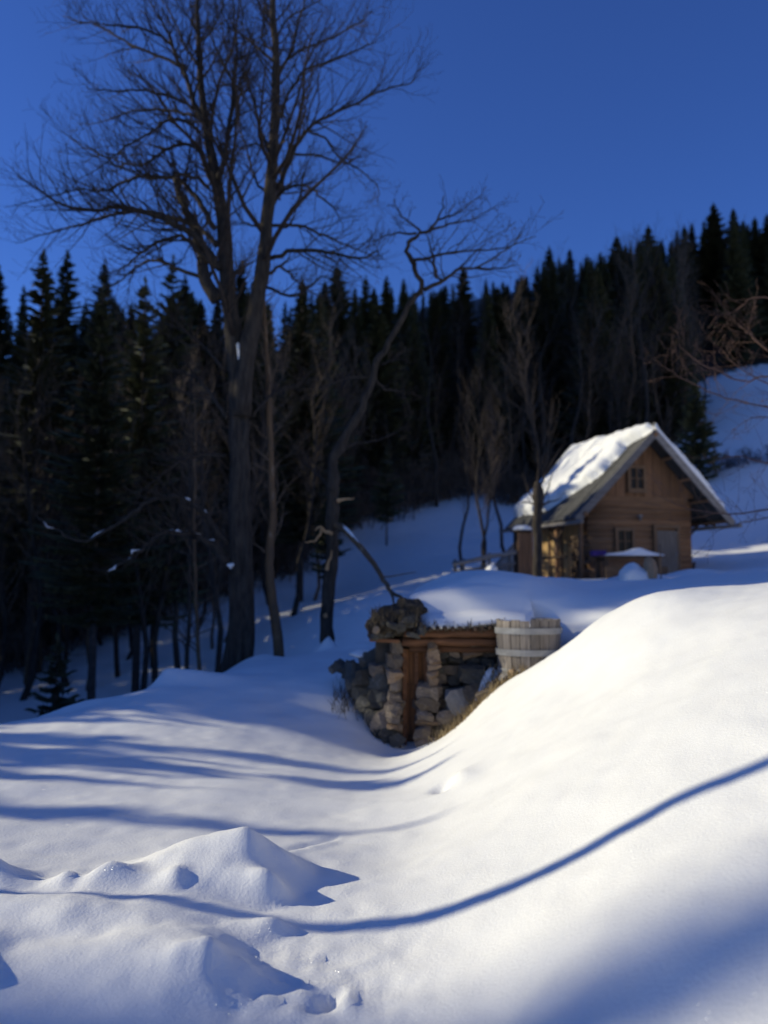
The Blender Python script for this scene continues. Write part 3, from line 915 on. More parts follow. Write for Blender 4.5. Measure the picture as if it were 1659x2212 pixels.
# ------------------------------------------------------------------ bare tree kinds for the hillside
def bare_proto(seed, h, r0, mat_t, mat_c, low=0.2, nlimb=38, up=0.25):
    g = random.Random(seed)
    t_, c_ = MB(), MB()
    pts, p = [], (0, 0, -0.4)
    for i in range(10):
        pts.append(p)
        p = (p[0] + g.gauss(0, 0.02) * h, p[1] + g.gauss(0, 0.02) * h, p[2] + (h + 0.4) / 9)
    rad = taper(10, r0, 0.008, 0.9)
    t_.tube(pts, rad, 6)
    cfg = dict(levels=3, n=[0, 7, 7, 0], len=[0, 0.45, 0.45, 0.5], rmin=0.005, rk=0.5, rmax=[9, 0.022, 0.010, 0.006], up=up, wob=0.14, ang=(25, 55), lift=0.3)
    spread_on(c_, g, pts, rad, polyline_dirs(pts), h * 0.62, 1, cfg, low, nlimb)
    return t_.mesh('trunk', M[mat_t], True), c_.mesh('crown', M[mat_c])


BARE = [bare_proto(1, 10, 0.10, 'bark_pale', 'twig_brown'), bare_proto(2, 12, 0.13, 'bark', 'twig_brown', 0.3), bare_proto(3, 8, 0.07, 'bark_pale', 'twig_brown', 0.12, 30), bare_proto(4, 13, 0.14, 'bark', 'twig', 0.35, 28)]


def put_bare(kind, x, y, s, rz, name, label, group=None, z=None):
    t_ = thing(name, label, 'tree', (x, y, (hz(x, y) if z is None else z) - 0.05), rz, group)
    t_.scale = (s, s, s)
    link('trunk', BARE[kind][0], t_)
    link('crown', BARE[kind][1], t_)
    return t_


# ------------------------------------------------------------------ spruces
def spruce_proto(seed, h=20.0, wide=2.6, low=0.06, droop=0.5, whorl=0.34, gap=0.0, rt=0.011):
    g = random.Random(seed)
    t_, c_ = MB(), MB()
    t_.tube([(0, 0, -0.6), (0, 0, h * 0.5), (0, 0, h)], [h * rt, h * rt * 0.64, 0.02], 7)
    z = h * low
    V, F_ = c_.v, c_.f
    while z < h - 0.15:
        f = (z / h - low) / (1 - low)
        L = wide * (1 - f) ** 0.95 * (0.55 + 0.45 * min(1, f * 6)) + 0.05
        nb = max(4, int(5 + 3 * (1 - f)))
        a0 = g.random() * 6.28
        for b in range(nb):
            if g.random() < gap:
                continue
            a = a0 + 6.2832 * b / nb + g.gauss(0, 0.22)
            l = L * g.uniform(0.5, 1.28)
            ca, sa = math.cos(a), math.sin(a)
            rise = 0.5 * f - droop * (1 - f)
            k = max(3, int(l / 0.30))
            prev = None
            zz = z + g.gauss(0, 0.10)
            for i in range(k + 1):
                t = i / k
                rr_ = l * t
                hh = zz + rise * l * t * 0.7 + 0.42 * l * t * t * (0.35 + 0.4 * (1 - f))
                q = (ca * rr_, sa * rr_, hh)
                if prev is not None:
                    wd = min(0.16 + 0.26 * l * (1 - t) * 0.5, 0.10 + 0.35 * l) * g.uniform(0.7, 1.2)
                    for sd in (-1, 1):      # a hanging spray on each side of the twig
                        n_ = len(V)
                        ex, ey = -sa * sd, ca * sd
                        fw = g.uniform(0.05, 0.30) * min(1, 0.25 + l * 0.7)
                        dr = g.uniform(0.10, 0.42) * (0.35 + 0.65 * (1 - f))
                        V.append(prev)
                        V.append(q)
                        V.append((q[0] + ex * wd + ca * fw, q[1] + ey * wd + sa * fw, q[2] - dr * wd * 1.6))
                        V.append((prev[0] + ex * wd * 0.8 + ca * fw * 0.4, prev[1] + ey * wd * 0.8 + sa * fw * 0.4, prev[2] - dr * wd * 2.0 - 0.03))
                        F_.append((n_, n_ + 1, n_ + 2, n_ + 3))
                    n_ = len(V)      # needles hanging below the twig
                    dd = g.uniform(0.14, 0.34) * (0.4 + 0.6 * (1 - f))
                    V.append(prev)
                    V.append(q)
                    V.append(((prev[0] + q[0]) / 2 + g.gauss(0, 0.07), (prev[1] + q[1]) / 2 + g.gauss(0, 0.07), min(prev[2], q[2]) - dd))
                    F_.append((n_, n_ + 1, n_ + 2))
                prev = q
        z += whorl * g.uniform(0.7, 1.3) * (1.0 - 0.45 * f)
    for i in range(7):      # the leading shoot
        a = i * 2.4
        V += [(0, 0, h - 0.55 + i * 0.07), (math.cos(a) * 0.10, math.sin(a) * 0.10, h - 0.42 + i * 0.09), (0, 0, h - 0.25 + i * 0.10)]
        F_.append((len(V) - 3, len(V) - 2, len(V) - 1))
    return t_.mesh('trunk', M['spruce_bark'], True), c_.mesh('crown', M['needles'])


SPRUCE = [spruce_proto(1, 20, 2.5), spruce_proto(2, 20, 3.0, 0.05, 0.62), spruce_proto(3, 20, 2.1, 0.08, 0.5), spruce_proto(4, 20, 2.7, 0.04, 0.55, 0.40, 0.12)]
TALL = [spruce_proto(7, 20, 2.8, 0.24, 0.6, 0.36, 0.1, 0.0085), spruce_proto(8, 20, 3.0, 0.20, 0.6, 0.38, 0.2, 0.0085)]
YOUNG = [spruce_proto(5, 6, 1.5, 0.05, 0.35, 0.26), spruce_proto(6, 6, 1.25, 0.30, 0.4, 0.26, 0.2)]


def put_spruce(proto, x, y, h, h0, rz, label, group=None, wide=1.0, name='spruce_tree', z=None):
    t_ = thing(name, label, 'tree', (x, y, (hz(x, y) if z is None else z) - 0.05), rz, group)
    s = h / h0
    t_.scale = (s * wide, s * wide, s)
    link('trunk', proto[0], t_)
    link('crown', proto[1], t_)
    return t_


SKY_U = [-200, 0, 40, 90, 150, 190, 225, 290, 340, 400, 470, 520, 600, 660, 725, 780, 830, 930, 1000, 1100, 1185, 1265, 1330, 1400, 1460, 1490, 1540, 1580, 1640, 1700, 1900]
SKY_V = [560, 580, 650, 660, 550, 640, 570, 640, 650, 600, 620, 565, 640, 610, 575, 605, 600, 610, 575, 590, 535, 545, 510, 490, 520, 485, 440, 452, 465, 455, 420]
SKYLINE = [  # (top u, top v, distance, kind, width factor, label)
    (-2, 578, 58, 0, 1.1, 'spruce cut by the left edge of the picture, its tip against the sky'),
    (52, 622, 62, 2, 0.9, 'short spruce tip between the left edge and the pair of spruces'),
    (146, 545, 56, 3, 1.15, 'open-branched spruce, left of the skyline pair under the crown of the big tree'),
    (226, 566, 58, 1, 1.0, 'dense spruce, right of the skyline pair under the crown of the big tree'),
    (400, 598, 60, 1, 1.0, 'spruce tip on the skyline left of the twin trunks'),
    (522, 562, 62, 2, 1.0, 'spruce tip showing between the two stems of the big tree'),
    (655, 612, 62, 0, 1.0, 'low spruce tip just right of the right-hand stem'),
    (728, 572, 60, 1, 1.15, 'broad dark spruce on the skyline right of the big tree'),
    (790, 598, 64, 0, 0.9, 'narrow spruce tip next to the broad dark one on the skyline'),
    (835, 600, 58, 2, 0.9, 'slim green spruce on the skyline left of the fruit tree crown'),
    (872, 604, 66, 2, 0.8, 'tiny spruce tip under the fruit tree crown'),
    (1000, 578, 66, 0, 1.0, 'spruce tip behind the fruit tree crown'),
    (1186, 534, 70, 0, 0.9, 'pointed spruce on the skyline right of the fruit tree crown'),
    (1230, 540, 72, 2, 0.9, 'spruce second to the right of the fruit tree crown on the skyline'),
    (1268, 552, 72, 1, 0.8, 'small spruce tip before the skyline climbs to the right'),
    (1332, 510, 72, 1, 1.0, 'bushy spruce where the skyline starts to climb'),
    (1400, 488, 72, 1, 1.0, 'broad pyramid spruce on the climbing skyline above the cabin roof'),
    (1450, 520, 76, 3, 1.0, 'thin-crowned spruce just right of the broad pyramid one'),
    (1478, 488, 74, 0, 0.9, 'left spruce of the close pair beside the highest one'),
    (1494, 484, 76, 2, 0.9, 'right spruce of the close pair beside the highest one'),
    (1541, 440, 74, 1, 1.05, 'highest spruce on the right part of the skyline'),
    (1583, 450, 76, 0, 0.9, 'narrow spruce right of the highest one on the skyline'),
    (1630, 470, 76, 0, 1.0, 'spruce near the right edge on the skyline'),
    (1657, 462, 74, 1, 1.0, 'spruce cut by the right edge of the picture on the skyline')]
rng = random.Random(77)
taken = []
for u, v, Y, k, wd, lab in SKYLINE:
    p = P(u, v, Y)
    z0 = hz(p.x, p.y)
    put_spruce(SPRUCE[k], p.x, p.y, p.z - z0, 20.0, rng.random() * 6.28, lab, 'spruces along the skyline', wd * 1.3 * min(1.5, max(0.9, 20 / (p.z - z0))))
    taken.append((p.x, p.y))
# the wood itself, front rows first
cands = []
for _ in range(6000):
    x, dy = rng.uniform(-46, 46), rng.random() ** 1.4 * 34
    y = np.interp(x, *YB) + 1.5 + dy
    if abs(x) > 0.50 * y + 3:
        continue
    if all((x - a) ** 2 + (y - b) ** 2 > 2.6 ** 2 for a, b in taken):
        taken.append((x, y))
        cands.append((x, y))
    if len(cands) >= 235:
        break
zs = height(np.array([c[0] for c in cands]), np.array([c[1] for c in cands]))
for (x, y), z in zip(cands, zs):
    h = rng.uniform(14, 22)
    for _ in range(14):
        u, v = project(x, y, z + h)
        if v > np.interp(u, SKY_U, SKY_V) + 18:
            break
        h *= 0.93
    edge = y - np.interp(x, *YB)
    if edge < 7 and rng.random() < 0.45 or rng.random() < 0.14:
        k = rng.randrange(4)
        s = min(h, rng.uniform(9, 15)) / (10, 12, 8, 13)[k]
        put_bare(k, x, y, s, rng.random() * 6.28, 'bare_tree', 'leafless brown tree among the spruces of the hillside wood', 'leafless trees in the hillside wood', z)
    else:
        put_spruce(SPRUCE[rng.randrange(4)], x, y, max(h, 6), 20.0, rng.random() * 6.28, 'dark spruce inside the dense hillside wood below the skyline', 'spruces inside the hillside wood', rng.uniform(1.15, 1.7), z=z)
# leafless trees along the front edge of the wood
for i in range(72):
    x = -24 + 46 * (i + rng.random()) / 72
    y = np.interp(x, *YB) + rng.uniform(-2.5, 2.5)
    k = rng.randrange(4)
    put_bare(k, x, y, rng.uniform(0.55, 1.1), rng.random() * 6.28, 'bare_tree', 'leafless brown tree at the foot of the hillside wood', 'leafless trees along the edge of the wood')

# leafless trees standing out in front of the wood on the left
for i in range(36):
    x = -19 + 17 * (i + rng.random()) / 36
    yb_ = float(np.interp(x, *YB))
    y = rng.uniform(max(28.5, -x * 1.75), yb_ - 1) if max(28.5, -x * 1.75) < yb_ - 1 else yb_ - 1
    put_bare(rng.choice((1, 3, 1, 0)), x, y, rng.uniform(0.65, 1.0), rng.random() * 6.28, 'bare_tree', 'leafless thin tree on the shaded slope left of the fruit tree', 'leafless trees on the shaded left slope')
# leafless shrubs that tangle the edge of the wood
def shrub_proto(seed):
    g2 = random.Random(seed)
    m_ = MB()
    for i in range(9):
        grow(m_, g2, (g2.gauss(0, 0.25), g2.gauss(0, 0.25), -0.2), unit((g2.gauss(0, 0.45), g2.gauss(0, 0.45), 1)), g2.uniform(1.5, 2.8), 0.022, 1, dict(levels=3, n=[0, 8, 6, 0], len=[0, 0.5, 0.5, 0.5], rmin=0.006, rk=0.55, up=0.05, wob=0.22, ang=(25, 70)))
    return m_.mesh('stems', M['twig_brown'])


SHRUB = [shrub_proto(51), shrub_proto(52), shrub_proto(53)]
for i in range(90):
    x = -20 + 36 * (i + rng.random()) / 90
    y = np.interp(x, *YB) + rng.uniform(-2.2, 1.2)
    o = link('leafless_shrub', SHRUB[i % 3])
    o.location = (x, y, hz(x, y))
    o.rotation_euler = (0, 0, rng.random() * 6.28)
    sc3 = rng.uniform(0.7, 1.4)
    o.scale = (sc3 * 1.2, sc3 * 1.2, sc3)
    tag(o, 'leafless brown shrub in the thicket where snow meets the hillside wood', 'shrub', 'shrubs along the edge of the wood')

# spruces nearer on the left, whose bare trunks stand below the terrace
for u, v, Y, h, k, lab in ((196, 1545, 28.0, 14.5, 0, 'tall spruce with bare dark trunk, left of two below the terrace'), (291, 1525, 30.0, 15, 1, 'tall spruce with bare dark trunk, right of two below the terrace'),
                           (648, 1310, 36.0, 14, 1, 'spruce with thin low boughs standing behind the slender tree'), (60, 1500, 33.0, 17, 0, 'tall spruce with bare trunk near the left edge of the picture'), (355, 1400, 38.0, 16, 1, 'spruce trunk deep in the shade left of the thin trees')):
    p = P(u, v, Y)
    put_spruce(TALL[k], p.x, p.y, h, 20.0, rng.random() * 6, lab, None, 1.2)
for u, v, Y, h, k, lab in ((835, 1152, 44, 5.0, 1, 'small young spruce standing alone on the snow slope'), (1506, 985, 44, 5.6, 0, 'young spruce behind the right side of the cabin roof'), (120, 1500, 19.0, 3.4, 1, 'low bushy young spruce on the left below the terrace'), (705, 1300, 33, 4.2, 1, 'young spruce behind the foot of the fruit tree')):
    p = P(u, v, Y)
    put_spruce(YOUNG[k], p.x, p.y, h, 6.0, rng.random() * 6, lab, None, 1.0, 'young_spruce')

# trees out of the picture on the left, whose shadows lie on the snow
belt = [(-85, 12.3, 38.6 - hz(-85, 12.3), 0.27), (-58, 9.1, 25.3 - hz(-58, 9.1), 1.15)]
gb = random.Random(8)
y = 16.3
while y < 54:
    for row_ in range(3):
        x = -max(29.5, 0.5 * y + 5) - row_ * 5.5 + gb.gauss(0, 0.8)
        yy = y + row_ * 0.9 + gb.gauss(0, 0.3)
        low_gap = 30.8 < yy - 0.105 * (-x - 32) < 38.6
        h = (15.6 + (-x - 32) * 0.404 if low_gap else 21.5 + row_ * 2.2) + gb.uniform(-0.6, 1.0)
        belt.append((x, yy, h, gb.uniform(1.15, 1.45)))
    y += 2.0 if y < 20 else 2.9
for i, (x, y, h, wd) in enumerate(belt):
    put_spruce(SPRUCE[i % 4], x, y, h, 20.0, rng.random() * 6, 'tall spruce left of the view beside the snowy clearing', 'spruces left of the clearing', wd)
for i in range(17):
    x, y = -20.5 + gb.gauss(0, 1.6), 9.4 + i * 0.44 + gb.gauss(0, 0.25)
    put_spruce(YOUNG[i % 2], x, y, (-x) * 0.404 + gb.uniform(-1.6, 0.35) - hz(x, y), 6.0, rng.random() * 6, 'young spruce left of the view beside the snowy clearing', 'young spruces left of the clearing', gb.uniform(0.5, 0.85))
pole = LocalMB()
b = Vector((-9.0, 5.42, hz(-9, 5.42)))
o = thing('wooden_pole', 'tall thin wooden pole left of the view, its shadow crossing the foreground snow', 'pole', b)
pole.tube([(b.x, b.y, b.z - 0.4), (b.x + 0.02, b.y, b.z + 5), (b.x + 0.03, b.y, b.z + 10.5)], [0.075, 0.066, 0.058], 8)
pole.build_at('shaft', M['grey_wood'], o)



# ------------------------------------------------------------------ the stone cellar
def stone_protos(count=6):
    import bmesh
    out = []
    for k in range(count):
        g = random.Random(100 + k)
        bm = bmesh.new()
        bmesh.ops.create_cube(bm, size=1.0)
        bmesh.ops.subdivide_edges(bm, edges=bm.edges[:], cuts=1, use_grid_fill=True)
        for v in bm.verts:
            n_ = sum(abs(c) > 0.4 for c in v.co)
            s_ = (1.0, 1.04, 0.92, 0.80)[n_]
            v.co = Vector((v.co.x * s_ + g.gauss(0, 0.07), v.co.y * s_ + g.gauss(0, 0.07), v.co.z * s_ + g.gauss(0, 0.07)))
        me_ = bpy.data.meshes.new('stone')
        bm.to_mesh(me_)
        bm.free()
        out.append(me_)
    return out


STONES = stone_protos()
STONE_SETS = {}
for key in ('stone', 'stone_warm', 'stone_pale', 'stone_dark'):
    STONE_SETS[key] = []
    for me_ in STONES:
        c_ = me_.copy()
        c_.name = 'stone'
        c_.materials.append(M[key])
        c_.polygons.foreach_set('use_smooth', [False] * len(c_.polygons))
        STONE_SETS[key].append(c_)


def put_stone(parent, key, c, size, g, tilt=0.08):
    o_ = link('stone', g.choice(STONE_SETS[key]), parent)
    o_.location = c
    o_.scale = size
    o_.rotation_euler = (g.gauss(0, tilt) + g.choice((0, math.pi)), g.gauss(0, tilt) + g.choice((0, math.pi)), g.gauss(0, tilt * 0.8))
    return o_


g = random.Random(9)
YC = 12.0
cb = Vector((1.1, YC, -0.6))
cellar = thing('stone_cellar', 'small stone cellar with wooden door, log lintels and a thick dome of snow', 'cellar', cb)
MB().box((-1.22, 0.16, -0.3), (1.15, 0.6, 1.72)).build('wall_core', M['mortar'], cellar)


def LX(u, Y=YC):
    return P(u, 1400, Y).x - cb.x


def LZ(v, Y=YC):
    return P(800, v, Y).z - cb.z


row = -0.25
while row < LZ(1400):
    hgt = g.uniform(0.09, 0.17)
    x = LX(929) + 0.02
    while x < 1.12:
        wdt = g.uniform(0.14, 0.34)
        key = 'stone_warm' if g.random() < 0.15 else ('stone_dark' if g.random() < 0.4 else 'stone')
        put_stone(cellar, key, (x + wdt / 2, 0.12 + g.gauss(0, 0.02), row + hgt / 2), (wdt * g.uniform(0.9, 1.08), 0.24, hgt * g.uniform(0.9, 1.35)), g, 0.16)
        x += wdt
    row += hgt * 0.97
# jamb stones either side of the door
row = -0.25
while row < LZ(1405):
    hgt = g.uniform(0.07, 0.21)
    w0 = (LX(868) - LX(838)) * g.uniform(0.75, 1.3)
    put_stone(cellar, 'stone_warm' if g.random() < 0.4 else 'stone', (LX(868) - w0 * 0.5, -0.02 + g.gauss(0, 0.02), row + hgt / 2), (w0, 0.34 * g.uniform(0.8, 1.3), hgt * 1.15), g, 0.16)
    row += hgt * 0.96
row = -0.25
while row < LZ(1402):
    hgt = g.uniform(0.07, 0.20)
    lo_ = row < LZ(1490)
    w0 = (LX(936) - LX(892)) if lo_ else (LX(945) - LX(920))
    w0 *= g.uniform(0.7, 1.3)
    put_stone(cellar, 'stone_warm' if g.random() < 0.6 else 'stone', (LX(897 if lo_ else 921) + w0 / 2, -0.06 + g.gauss(0, 0.02), row + hgt / 2), (w0, 0.30 * g.uniform(0.8, 1.3), hgt * 1.15), g, 0.16)
    row += hgt * 0.96
put_stone(cellar, 'stone_pale', (LX(985), -0.10, LZ(1508)), (0.32, 0.26, 0.36), g, 0.05)
put_stone(cellar, 'stone', (LX(1012), -0.16, LZ(1492)), (0.20, 0.24, 0.22), g, 0.1)
put_stone(cellar, 'stone', (LX(960), -0.08, LZ(1548)), (0.26, 0.24, 0.2), g, 0.1)
put_stone(cellar, 'stone_dark', (LX(1020), -0.12, LZ(1455)), (0.42, 0.26, 0.24), g, 0.08)
for u, v, s_, k_ in ((1092, 1462, 0.16, 'stone_pale'), (1112, 1470, 0.14, 'stone_warm'), (1070, 1474, 0.15, 'stone'), (1100, 1478, 0.12, 'stone_warm'), (1045, 1482, 0.18, 'stone')):
    p = P(u, v, 11.2)
    put_stone(cellar, k_, (p.x - cb.x, p.y - cb.y, hz(p.x, p.y) - cb.z + s_ * 0.25), (s_, s_, s_ * 0.85), g, 0.3)
# door: planks set back behind the jambs
door = bpy.data.objects.new('door', None)
col.objects.link(door)
door.parent = cellar
door.location = (LX(872), 0.13, -0.1)
wd_ = LX(926) - LX(872)
for i in range(4):
    MB().box((wd_ * i / 4 + 0.004, -0.02 * (i % 2), 0), (wd_ * (i + 1) / 4 - 0.004, 0.04, LZ(1404) + 0.1)).build('plank', M['door_wood'], door)
for zz in (0.25, 0.95):
    MB().box((0.01, -0.05, zz), (wd_ - 0.01, -0.022, zz + 0.09)).build('ledge', M['door_wood'], door)
for u, w_ in ((874, 0.055), (899, 0.05), (922, 0.06)):
    MB().box((LX(u) - w_ / 2, -0.02, -0.2), (LX(u) + w_ / 2, 0.08, LZ(1402))).build('door_post', M['red_wood'], cellar)
# lintel logs
for u0, u1, v, r_, dy in ((872, 1086, 1367, 0.058, -0.16), (868, 1084, 1386, 0.060, -0.10), (884, 1082, 1402, 0.05, -0.02), (905, 1084, 1376, 0.04, -0.02)):
    pts = [(LX(u0) + (LX(u1) - LX(u0)) * t, dy + g.gauss(0, 0.01), LZ(v) + g.gauss(0, 0.006)) for t in np.linspace(0, 1, 9)]
    MB().tube(pts, [r_ * g.uniform(0.9, 1.1) for _ in pts], 8).build('lintel_log', M['red_wood'], cellar, True)
for i in range(12):     # short ends of the roof poles
    u = 895 + i * 16
    p_ = (LX(u), -0.16, LZ(1356) + g.gauss(0, 0.01))
    MB().tube([(p_[0], -0.30 + g.gauss(0, 0.04), p_[2]), (p_[0], 0.4, p_[2] + 0.05)], 0.032, 6).build('roof_pole', M['dark_wood'], cellar, True)


def grid_sheet(fn, nu, nv):
    m_ = MB()
    for j in range(nv):
        for i in range(nu):
            m_.v.append(tuple(fn(i / (nu - 1), j / (nv - 1))))
    for j in range(nv - 1):
        for i in range(nu - 1):
            a = j * nu + i
            m_.f.append((a, a + 1, a + nu + 1, a + nu))
    return m_


def lumpy(name, c, r, parent, mat, seed, amp=0.35, sub=4, fine=0.12):
    import bmesh
    bm = bmesh.new()
    bmesh.ops.create_icosphere(bm, subdivisions=sub, radius=1)
    for v in bm.verts:
        p = v.co.copy()
        k = 1 + amp * mnoise.noise(p * 1.4 + Vector((seed * 5.3, 0, 0))) + fine * mnoise.noise(p * 4.5 + Vector((0, seed * 3.1, 0))) + fine * 0.7 * mnoise.noise(p * 10 + Vector((0, 0, seed)))
        v.co = Vector((p.x * k * r[0] + c[0], p.y * k * r[1] + c[1], p.z * k * r[2] + c[2]))
    me_ = bpy.data.meshes.new(name)
    bm.to_mesh(me_)
    bm.free()
    me_.materials.append(M[mat])
    return link(name, me_, parent)


# turf layer between logs and snow, and the ragged turf end that hangs over on the left
def turf_fn(a, b):
    x = LX(905) + (1.15 - LX(905)) * a
    ang = b * math.pi * 1.1
    rz_ = 0.085 + 0.03 * mnoise.noise((x * 5, b * 4, 2.0))
    return (x, 0.10 - 0.32 * math.sin(ang) * (0.8 + 0.3 * mnoise.noise((x * 7, b * 5, 7.0))), LZ(1357) - 0.75 * rz_ * math.cos(ang) + 0.03 * mnoise.noise((x * 9, b * 9, 3.0)))


grid_sheet(turf_fn, 60, 12).build('turf_edge', M['turf'], cellar, True)
lumpy('turf_end', (LX(858), 0.05, LZ(1343)), (0.36, 0.42, 0.22), cellar, 'turf', 3, 0.4)
lumpy('turf_end', (LX(822), -0.02, LZ(1358)), (0.20, 0.30, 0.15), cellar, 'turf', 5, 0.4)
lumpy('turf_end', (LX(880), 0.35, LZ(1325)), (0.28, 0.45, 0.20), cellar, 'turf', 8, 0.35)
for i in range(26):
    key = 'stone_dark' if g.random() < 0.75 else 'stone'
    a_ = g.uniform(0, 1)
    put_stone(cellar, key, (LX(808 + 100 * a_) + g.gauss(0, 0.01), -0.25 + g.gauss(0, 0.08), LZ(1372 - 46 * g.random() * min(1, a_ * 2.2 + 0.3))), (g.uniform(0.08, 0.17), 0.15, g.uniform(0.06, 0.12)), g, 0.4)
m_ = Matrix.Translation((LX(828), -0.12, LZ(1381))) @ Matrix.Rotation(R(3), 4, 'Y')
MB().box((-0.19, -0.16, -0.022), (0.22, 0.30, 0.022), m_).build('eaves_board', M['red_wood'], cellar)
m_ = Matrix.Translation((LX(800), -0.10, LZ(1362))) @ Matrix.Rotation(R(70), 4, 'Y')
MB().box((-0.10, -0.1, -0.02), (0.10, 0.2, 0.02), m_).build('eaves_board', M['dark_wood'], cellar)


# the snow lip that bulges over the front of the roof
def lip_fn(a, b):
    x = LX(900) + (1.02 - LX(900)) * a
    wx = x + cb.x
    back = 0.95
    e = min(1, a / 0.10, (1 - a) / 0.10)
    e = math.sqrt(max(e, 0)) if e < 1 else 1
    nz = 0.035 * mnoise.noise((x * 1.5, 1.0, b * 2)) + 0.022 * max(0, b - 0.5) * mnoise.noise((x * 11.0, 5.0, b * 5))
    # b: 0 at the back on the dome, 1 tucked under the lip
    prof = [(0.95, 0.02), (0.6, 0.03), (0.3, 0.04), (0.05, 0.02), (-0.13, -0.02), (-0.23, -0.08), (-0.24, -0.13), (-0.15, -0.18), (0.1, -0.17)]
    f = b * (len(prof) - 1)
    i = min(int(f), len(prof) - 2)
    f -= i
    yy = prof[i][0] + (prof[i + 1][0] - prof[i][0]) * f
    dz = prof[i][1] + (prof[i + 1][1] - prof[i][1]) * f
    zt = DOME(wx, max(yy, 0.22))
    y_out = yy if yy > 0.25 else 0.25 + (yy - 0.25) * (0.35 + 0.65 * e)
    z_ = zt + (dz if yy > 0.2 else dz * 1.0) + nz * (1 if 0.15 < b < 0.98 else 0.2)
    if yy > 0.7:
        z_ -= 0.05 * (yy - 0.7) / 0.25
    return (x, y_out, z_ - cb.z)


_dome_x = np.linspace(-0.4, 3.4, 60)
_dome_y = np.linspace(12.0, 13.2, 40)
_DX, _DY = np.meshgrid(_dome_x, _dome_y, indexing='ij')
_DZ = S_HIGH(_DX, _DY)


def DOME(wx, ly):
    i = (wx + 0.4) / 3.8 * 59
    j = ly / 1.2 * 39
    i, j = min(max(i, 0), 58.99), min(max(j, 0), 38.99)
    a, b = int(i), int(j)
    i, j = i - a, j - b
    return float((_DZ[a, b] * (1 - i) + _DZ[a + 1, b] * i) * (1 - j) + (_DZ[a, b + 1] * (1 - i) + _DZ[a + 1, b + 1] * i) * j)


grid_sheet(lip_fn, 90, 40).build('snow_lip', M['snow'], cellar, True)


def blades(name, spots, mat, parent, h=(0.05, 0.14), lean=0.5, wide=0.006, seed=1):
    g2 = random.Random(seed)
    m_ = MB()
    for (x, y, z) in spots:
        a = g2.random() * 6.28
        hh = g2.uniform(*h)
        dx, dy = math.cos(a) * lean * hh * g2.random(), math.sin(a) * lean * hh * g2.random()
        w = wide * g2.uniform(0.6, 1.4)
        bx, by = -math.sin(a) * w, math.cos(a) * w
        n_ = len(m_.v)
        m_.v += [(x - bx, y - by, z - 0.01), (x + bx, y + by, z - 0.01), (x + dx * 0.5 + bx * 0.6, y + dy * 0.5 + by * 0.6, z + hh * 0.6), (x + dx * 0.5 - bx * 0.6, y + dy * 0.5 - by * 0.6, z + hh * 0.6), (x + dx * 1.4, y + dy * 1.4, z + hh)]
        m_.f += [(n_, n_ + 1, n_ + 2, n_ + 3), (n_ + 3, n_ + 2, n_ + 4)]
    return m_.build(name, M[mat], parent)


sp_ = [(LX(880 + 205 * g.random()), -0.20 + g.gauss(0, 0.05), LZ(1357 + g.gauss(0, 5))) for _ in range(420)]
sp_ += [(LX(800 + 110 * g.random()), -0.18 + g.gauss(0, 0.13), LZ(1352 - 34 * g.random())) for _ in range(520)]
tag(blades('turf_grass', sp_, 'dark_grass', cellar, (0.03, 0.11), 1.2), None, None, None, 'stuff')

# the tumbled retaining wall left of the door
wallL = thing('dry_stone_wall', 'tumbled dark boulders of a retaining wall left of the cellar door', 'stone wall', P(790, 1520, 12.4))
wallL['kind'] = 'thing'
wb = wallL.location
for u, v, s_, Y_ in ((735, 1440, 0.15, 13.0), (752, 1447, 0.16, 12.9), (720, 1444, 0.12, 13.1), (770, 1450, 0.26, 12.8), (792, 1432, 0.24, 12.8), (815, 1425, 0.28, 12.6), (832, 1410, 0.22, 12.4),
                     (765, 1482, 0.22, 12.6), (785, 1490, 0.26, 12.5), (808, 1475, 0.28, 12.4), (828, 1468, 0.28, 12.25), (795, 1522, 0.24, 12.3), (815, 1518, 0.26, 12.2), (835, 1512, 0.26, 12.1),
                     (808, 1552, 0.22, 12.1), (828, 1556, 0.24, 12.0), (846, 1560, 0.2, 11.95), (818, 1582, 0.18, 11.95), (838, 1590, 0.2, 11.9), (856, 1600, 0.18, 11.85), (800, 1455, 0.22, 12.4), (818, 1448, 0.2, 12.2), (850, 1530, 0.18, 11.9), (780, 1465, 0.2, 12.3)):
    p = P(u, v, Y_)
    put_stone(wallL, 'stone_dark' if g.random() < 0.72 else 'stone', p - wb, (s_ * g.uniform(1.0, 1.4), s_ * g.uniform(1.0, 1.5), s_ * g.uniform(0.9, 1.2)), g, 0.35)
sc_ = []
for _ in range(260):
    p = P(g.uniform(725, 835), 0, 12.5)
    p.y += g.gauss(0, 0.2)
    sc_.append((p.x - wb.x, p.y - wb.y, hz(p.x, p.y) - wb.z + 0.02))
tag(blades('dead_stalks', sc_, 'dark_grass', wallL, (0.05, 0.22), 1.0), None, None, None, 'stuff')
q = P(792, 1412, 12.9) - wb
snow_blob('snow_cap', q, (0.24, 0.22, 0.07), wallL, 8)

# dry grass on the bank below the barrel
sp_ = []
gg = random.Random(4)
while len(sp_) < 2600:
    i = gg.randrange(3)
    t = gg.random()
    x = gl[i][0] + (gl[i + 1][0] - gl[i][0]) * t + gg.gauss(0, 0.09)
    y = gl[i][1] + (gl[i + 1][1] - gl[i][1]) * t + gg.gauss(0, 0.14)
    sp_.append((x, y))
zz = height(np.array([a for a, b in sp_]), np.array([b for a, b in sp_]))
o = blades('dry_grass', [(a, b, z) for (a, b), z in zip(sp_, zz)], 'dead_grass', None, (0.04, 0.16), 1.6, 0.006, 6)
tag(o, 'tan dry grass on the bank between cellar wall and bright snow', 'grass', None, 'stuff')

